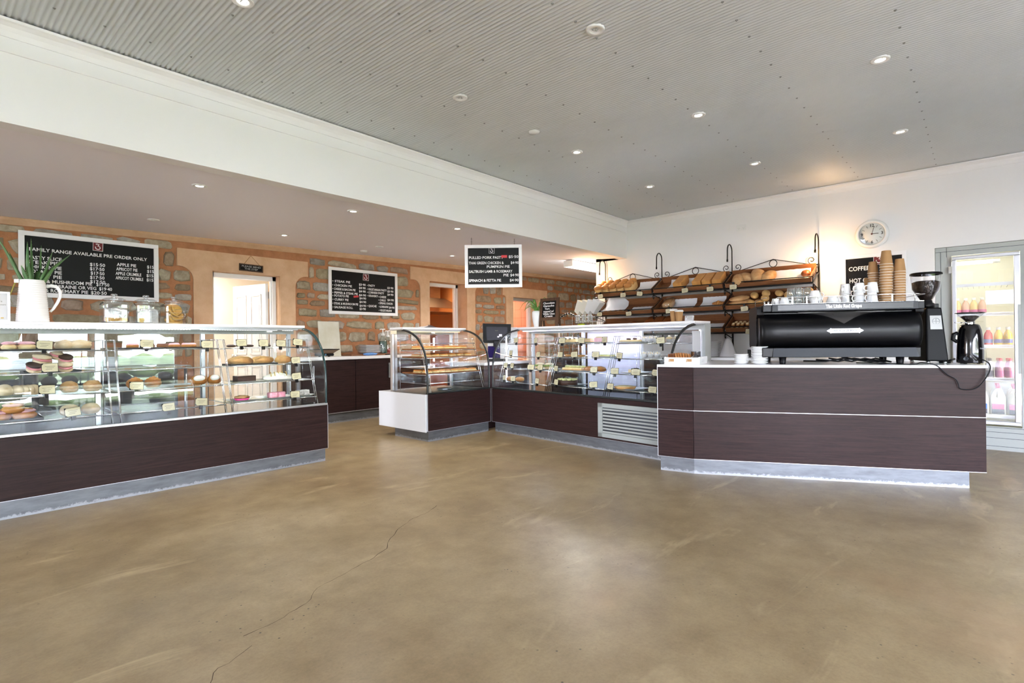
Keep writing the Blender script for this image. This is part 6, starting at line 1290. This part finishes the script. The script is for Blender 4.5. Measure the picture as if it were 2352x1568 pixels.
# ---------------------------------------------------------------- rear counter along the stone wall
o = B(0, 0, 0, .355, .016, .545).build('cutting_board', mat('scored white board', (214, 214, 204), .5, var=(194, 190, 168), vscale=3, bump=.1), loc=(4.232, 7.60, .983), rot=(-.12, 0, 0), bev=.004); tag(o, 'tall white chopping board leaning against the stone wall', 'chopping board')
t = thing('kitchen_scale', 'black kitchen scale with a flared pan at the left end of the rear counter', 'scale', (4.16, 7.36, .983), .1)
B(-.11, -.09, .012, .11, .09, .05).build('base', black_plastic, t, bev=.012)
for x in (-.08, .08): MB().lathe([(0, 0), (.018, 0), (.014, .014), (0, .014)], 12, 0, TR(x, 0, 0)).build('foot', black_plastic, t)
MB().add([(-.10, -.08, .05), (.10, -.08, .05), (.10, .08, .05), (-.10, .08, .05), (-.17, -.13, .105), (.17, -.13, .105), (.17, .13, .105), (-.17, .13, .105)], [(0, 3, 2, 1), (0, 1, 5, 4), (1, 2, 6, 5), (2, 3, 7, 6), (3, 0, 4, 7)]).build('pan', mat('brown glass pan', (112, 92, 74), .25), t)
MB().tube([(-.17, -.13, .108), (.17, -.13, .108), (.17, .13, .108), (-.17, .13, .108)], .007, 6, closed=True).build('pan_rim', black_plastic, t); MB().lathe([(0, -.001), (.012, 0)], 12, 0, TR(-.04, -.0905, .033, rx=PI / 2)).build('button', mat('blue button', (120, 180, 220), .3), t)
sq = MB(); sq.add([(-.16, -.12, .020), (.16, -.12, .020), (.16, .12, .020), (-.16, .12, .020), (-.11, -.08, 0), (.11, -.08, 0), (.11, .08, 0), (-.11, .08, 0), (-.15, -.11, .020), (.15, -.11, .020), (.15, .11, .020), (-.15, .11, .020), (-.10, -.07, .006), (.10, -.07, .006), (.10, .07, .006), (-.10, .07, .006)], [(4, 7, 6, 5), (0, 4, 5, 1), (1, 5, 6, 2), (2, 6, 7, 3), (3, 7, 4, 0), (0, 1, 9, 8), (1, 2, 10, 9), (2, 3, 11, 10), (3, 0, 8, 11), (8, 9, 13, 12), (9, 10, 14, 13), (10, 11, 15, 14), (11, 8, 12, 15), (12, 13, 14, 15)])
sqm = sq.mesh('serving_plate', white_gloss)
for i in range(6):
    o = bpy.data.objects.new('serving_plate', sqm); C.objects.link(o); o.location = (5.06, 7.52, 1.006 + i * .0245); tag(o, nth(i, 6) + 'white rectangular plate of the stack on the rear counter', 'plate', 'rectangular plates on the rear counter')
tag(B(4.62, 7.36, .983, 5.35, 7.68, 1.004).build('timber_board', tray_wood, bev=.004), 'brown timber board lying under the rectangular plates', 'board')
tag(MB().blob((.24, .12, .045), 0, TR(4.90, 7.28, .983), 18, 8, jag=.25, freq=3).build('blue_cloth', mat('blue cleaning cloth', (86, 138, 206), .8, var=(120, 164, 220), vscale=20, bump=.3)), 'crumpled blue cleaning cloth in front of the plate stack', 'cloth')
o = MB().tube([(0, 0, .008), (.12, 0, .008)], .008, 8).box(.12, -.012, .004, .30, .012, .008).build('knife', [black_plastic]); o.location = (5.18, 7.27, .984); tag(o, 'black handled knife lying on the rear counter by the green bottle', 'knife')
def sauce(x, y, s_, label, liq, hz):
    t = thing('syrup_bottle', label, 'bottle', (x, y, .983)); t.scale = (s_, s_, s_)
    MB().lathe([(0, .0), (.07, 0), (.072, .01), (.072, .22), (.062, .27), (.03, .315), (.028, .335)], 24).build('bottle', glass('cloudy bottle', (.86, .9, .86), .14, rough=.1) if 'cloudy bottle' not in MATS else MATS['cloudy bottle'], t)
    MB().lathe([(0, .004), (.067, .004), (.069, .012), (.069, hz), (0, hz)], 24).build('syrup', liq, t)
    MB().lathe([(.032, .33), (.034, .335), (.030, .365), (.012, .37), (.010, .44), (0, .44)], 18).box(-.06, -.01, .436, .045, .01, .45).tube([(-.055, 0, .443), (-.062, 0, .425)], .006, 6).build('pump', white_plastic, t)
sauce(5.30, 7.50, .96, 'large pump bottle of dark green syrup on the rear counter', mat('green syrup', (34, 76, 70), .25), .235); sauce(5.47, 7.60, .90, 'pump bottle of red syrup partly behind the pie case', mat('red syrup', (150, 34, 38), .25), .12)
# ---------------------------------------------------------------- point of sale terminal in the corner
pa = math.atan2(-math.cos(YAW), math.sin(YAW))
t = thing('till_screen', 'black touch screen till seen from behind, between the pie and cake cases', 'till', (5.785, 5.365, .896), pa)
MB().prism([(-.20, .01), (.20, .01), (.215, .285), (-.205, .30)], -.02, .02, 'y').build('monitor', black_plastic, t, loc=(0, 0, .255), rot=(-.12, 0, 0), bev=.008)
MB().prism([(-.145, .05), (.15, .05), (.16, .24), (-.15, .25)], -.035, -.02, 'y').build('rear_cover', mat('blue black plastic', (20, 20, 34), .35), t, loc=(0, 0, .255), rot=(-.12, 0, 0), bev=.005)
for x, z_, a in ((.035, .10, .022), (.01, .085, .014)): B(x, -.0385, z_, x + a * 2, -.035, z_ + a * 1.6).build('asset_label', paper, t, loc=(0, 0, .255), rot=(-.12, 0, 0))
text('PHILIPS', .016, t, (.0, -.046, .445), ink, .045, (PI / 2 - .12, 0, 0), 'CENTER')
B(-.05, -.03, 0, .05, .06, .30).build('stand', black_plastic, t, bev=.01); B(-.12, -.08, 0, .12, .12, .03).build('foot_plate', black_plastic, t, bev=.006)
MB().add([(-.13, -.10, .05), (.03, -.10, .05), (.05, -.02, .22), (-.12, -.02, .22)], [(0, 1, 2, 3)]).prism([(-.10, .05), (-.02, .05), (-.02, .22)], -.13, .05, 'x').build('customer_display', mat('violet display', (52, 44, 100), .2), t)
t = thing('receipt_printer', 'white receipt printer behind the black till screen', 'printer', (6.08, 5.50, .896), pa); B(-.24, -.02, 0, .22, .14, .50).build('case', white_plastic, t, bev=.012); B(-.12, -.024, .40, .10, -.018, .43).build('slot', dark_metal, t)

# ---------------------------------------------------------------- glass door fridge in the right wall
fr = thing('glass_door_fridge', 'built in glass door fridge lit from inside, holding drinks and milk', 'fridge', (7.46, 0, 0))
X0 = .02
q = MB(); q.box(X0, .236, 0, .06, .372, 2.146).box(X0, -.855, 0, .06, -.305, 2.146).box(X0, -.305, 0, .06, .236, .245).box(X0, -.305, 2.05, .06, .236, 2.146); q.build('surround', grey_plastic, fr)
q = MB()
for z_ in (.04, .185, .125, .232): q.box(X0 - .002, -.85, z_, X0 + .001, .37, z_ + .004)
q.box(X0 - .002, .325, .25, X0 + .001, .329, 2.10).box(X0 - .002, -.85, 2.098, X0 + .001, .37, 2.102).box(X0 - .002, .275, 2.04, X0 + .001, .278, 2.146); q.build('groove', dark_metal, fr)
q = MB(); wd = .036; y0, y1, z0_, z1_ = -.300, .232, .268, 2.035
q.box(-.03, y0, z0_, X0 + .012, y1, z0_ + wd).box(-.03, y0, z1_ - wd, X0 + .012, y1, z1_).box(-.03, y0, z0_ + wd, X0 + .012, y0 + wd + .012, z1_ - wd).box(-.03, y1 - wd, z0_ + wd, X0 + .012, y1, z1_ - wd)
dr = q.build('door', alu, fr, bev=.005)
B(-.004, y0 + .04, z0_ + .03, .002, y1 - .03, z1_ - .03).build('pane', clear, dr)
for z_ in (.45, 1.86): q = B(-.022, y1, z_, X0 - .002, y1 + .028, z_ + .075); q.build('hinge', chrome, dr)
B(-.035, y0 - .001, .8, -.028, y0 + .02, 1.5).build('handle_strip', grey_plastic, dr)
fw_ = mat('fridge liner', (232, 230, 214), .5)
q = MB(); q.box(.06, .36, .2, .85, .38, 2.2).box(.06, -.40, .2, .85, -.38, 2.2).box(.83, -.4, .2, .85, .38, 2.2).box(.06, -.4, 2.15, .85, .38, 2.17).box(.06, -.4, .2, .85, .38, .22); q.build('liner', fw_, fr)
tb = MB().tube([(.35, .34, 1.995), (.35, -.10, 1.995)], .019, 12).build('lamp_tube', tube_white, fr); MB().tube([(.35, -.10, 1.995), (.35, -.16, 1.995)], .021, 10).build('lamp_cap', white_plastic, tb)
light('fridge_light', 'AREA', (.30, .05, 2.1), 1.6, (1, .97, .86), fr, (0, 0, 0), shape='RECTANGLE', size=.4, size_y=.5)
light('fridge_light', 'AREA', (.10, -.355, 1.1), 1.6, (.96, 1, .98), fr, (PI / 2, 0, 0), shape='RECTANGLE', size=.03, size_y=1.6)
MB().tube([(.10, -.37, .4), (.10, -.37, 1.85)], .012, 8).build('lamp_tube', tube_white, fr)
for z_ in (.345, .735, 1.08, 1.42, 1.735):
    s_ = MB().tube([(.13, -.37, z_), (.13, .35, z_)], .007, 6)
    for i in range(16): s_.tube([(.13, -.36 + i * .047, z_), (.78, -.36 + i * .047, z_)], .0025, 4)
    s_.box(.118, -.37, z_ - .022, .126, .35, z_ + .012); sf = s_.build('wire_shelf', alu, fr)
    if z_ > 1.7: 
        for i in range(6): B(.14, -.28 + i * .1, z_ + .01, .144, -.24 + i * .1, z_ + .13).build('divider', clear, sf)
    else: B(.1145, -.36, z_ - .016, .1178, .05, z_ + .006).build('price_strip', paper, sf)
def bottle(name, label, cat, x, y, z_, prof_, body, cap, lab=None, group=None, clearb=None, s_=1.0):
    t = thing(name, label, cat, (7.46 + x, y, z_), group=group); t.scale = (s_,) * 3
    hz = prof_[-1][1]; MB().lathe(prof_, 18).build('body', body, t)
    MB().lathe([(prof_[-1][0] + .003, hz - .004), (prof_[-1][0] + .004, hz + .022), (0, hz + .023)], 16).build('cap', cap, t)
    if lab: r_ = max(p[0] for p in prof_) + .0012; MB().lathe([(r_, lab[1]), (r_, lab[2])], 18).build('label', lab[0], t)
    return t
jp = [(0, 0), (.034, 0), (.036, .006), (.036, .09), (.030, .12), (.016, .145), (.014, .16)]
red_j = mat('red juice', (196, 40, 52), .2); yel_j = mat('yellow juice', (240, 196, 40), .2); blue_l = mat('blue print label', (64, 72, 140), .4); white_cap = white_plastic
pink_cap = mat('pink cap', (224, 72, 96), .4); milk = mat('milk plastic', (240, 238, 222), .4); pinkmilk = mat('pink milk', (226, 150, 168), .4); dk = mat('charcoal label', (62, 58, 66), .4); pk = mat('pink label', (212, 120, 160), .4); blk_cap = mat('dark cap', (40, 40, 44), .4); bl2 = mat('bright blue label', (50, 110, 190), .4)
for x, y, m, lb in ((.16, -.055, red_j, 'red juice bottle with a blue label in the fridge'), (.16, -.135, yel_j, 'left yellow juice bottle in the fridge'), (.16, -.208, yel_j, 'right yellow juice bottle in the fridge'), (.16, .215, yel_j, 'golden juice bottle at the left of the fridge beside the small grinder'), (.16, .03, red_j, 'red juice bottle hidden behind the small grinder')): bottle('juice_bottle', lb, 'bottle', x, y, 1.089, jp, m, white_cap, (blue_l, .02, .06), None, s_=1.02)
mp = [(0, 0), (.030, 0), (.032, .006), (.032, .10), (.026, .135), (.016, .165), (.016, .18)]
for k in range(3):
    for i, (y, m, c_, lm_) in enumerate(((-.064, mat('iced coffee', (150, 142, 138), .4) if k == 0 else MATS['iced coffee'], blk_cap, dk), (-.146, pinkmilk, pink_cap, pk), (-.222, pinkmilk, pink_cap, pk))):
        bottle('milk_bottle', '%s dark capped iced coffee bottle in the fridge' % ('front', 'second', 'third')[k] if i == 0 else '%s pink capped milk bottle in the %s row of the fridge' % (('front', 'second', 'third')[k], ('', 'left', 'right')[i]), 'bottle', .17 + k * .078, y + k * .004, .744, mp, m, c_, (lm_, .015, .075), 'small milk bottles')
MPf = [(-.055, -.055), (.055, -.055), (.06, -.05), (.06, .05), (.055, .055), (-.055, .055), (-.06, .05), (-.06, -.05)]
def milk_jug(x, y, label, cap, lab1, lab2):
    t = thing('milk_jug', label, 'milk', (7.46 + x, y, .353), -PI / 2, 'two litre milk jugs'); secs = [(1, 0), (1.0, .16), (.92, .20), (.62, .245), (.30, .265), (.28, .28)]
    q = MB(); v = [(a * s_, b_ * s_, z_) for s_, z_ in secs for a, b_ in MPf]; q.add(v, [(j * 8 + i, j * 8 + (i + 1) % 8, j * 8 + 8 + (i + 1) % 8, j * 8 + 8 + i) for j in range(5) for i in range(8)] + [tuple(range(8)), tuple(range(40, 48))], 0, True); q.build('body', milk, t)
    MB().tube([(.0, -.052, .19), (.0, -.068, .20), (.0, -.05, .245)], .009, 8).build('handle', milk, t); MB().lathe([(.022, .278), (.022, .302), (0, .304)], 16).build('cap', cap, t)
    b_ = B(-.048, -.0625, .012, .048, -.0605, .06).build('label', lab2, t); B(-.048, -.0625, .06, .048, -.0605, .115).build('label', lab1, t)
for k in range(4):
    milk_jug(.20 + k * .135, -.128, '%s red capped milk jug in the left row on the lowest fridge shelf' % ('front', 'second', 'third', 'fourth')[k], pink_cap, pk, dk)
    milk_jug(.20 + k * .135, -.262, '%s red capped milk jug in the right row on the lowest fridge shelf' % ('front', 'second', 'third', 'fourth')[k], pink_cap, pk, dk)
for k in range(2): milk_jug(.20 + k * .135, .006, '%s blue labelled milk jug at the counter edge in the fridge' % ('front', 'second')[k], mat('blue jug cap', (50, 110, 190), .4) if k == 0 else MATS['blue jug cap'], bl2, dk)
for i, y in enumerate((.20, .13, .06, -.01)): bottle('juice_bottle', '%s pale sports drink bottle on the upper fridge shelf' % ('leftmost', 'second', 'third', 'rightmost')[i], 'bottle', .42, y, 1.429, jp, mat('pale drink %d' % i, ((232, 206, 150), (226, 184, 160))[i % 2], .3), white_cap, (pk, .02, .05), 'sports drinks')

# ---------------------------------------------------------------- fit the lettering to its measured widths
bpy.context.view_layer.update()
for o, wd in TEXTS:
    if o.dimensions.x > 1e-5: o.scale.x = wd / o.dimensions.x
bpy.context.view_layer.update(); dg = bpy.context.evaluated_depsgraph_get()
for o in [q for q in scene.objects if q.type == 'FONT']:
    nm = o.name.split('.')[0]; me = bpy.data.meshes.new_from_object(o.evaluated_get(dg)); me.name = nm
    k = bpy.data.objects.new(nm, me); C.objects.link(k); k.parent = o.parent; k.location = o.location; k.rotation_euler = o.rotation_euler; k.scale = o.scale
    if not me.materials: me.materials.append(o.data.materials[0])
    bpy.data.objects.remove(o)
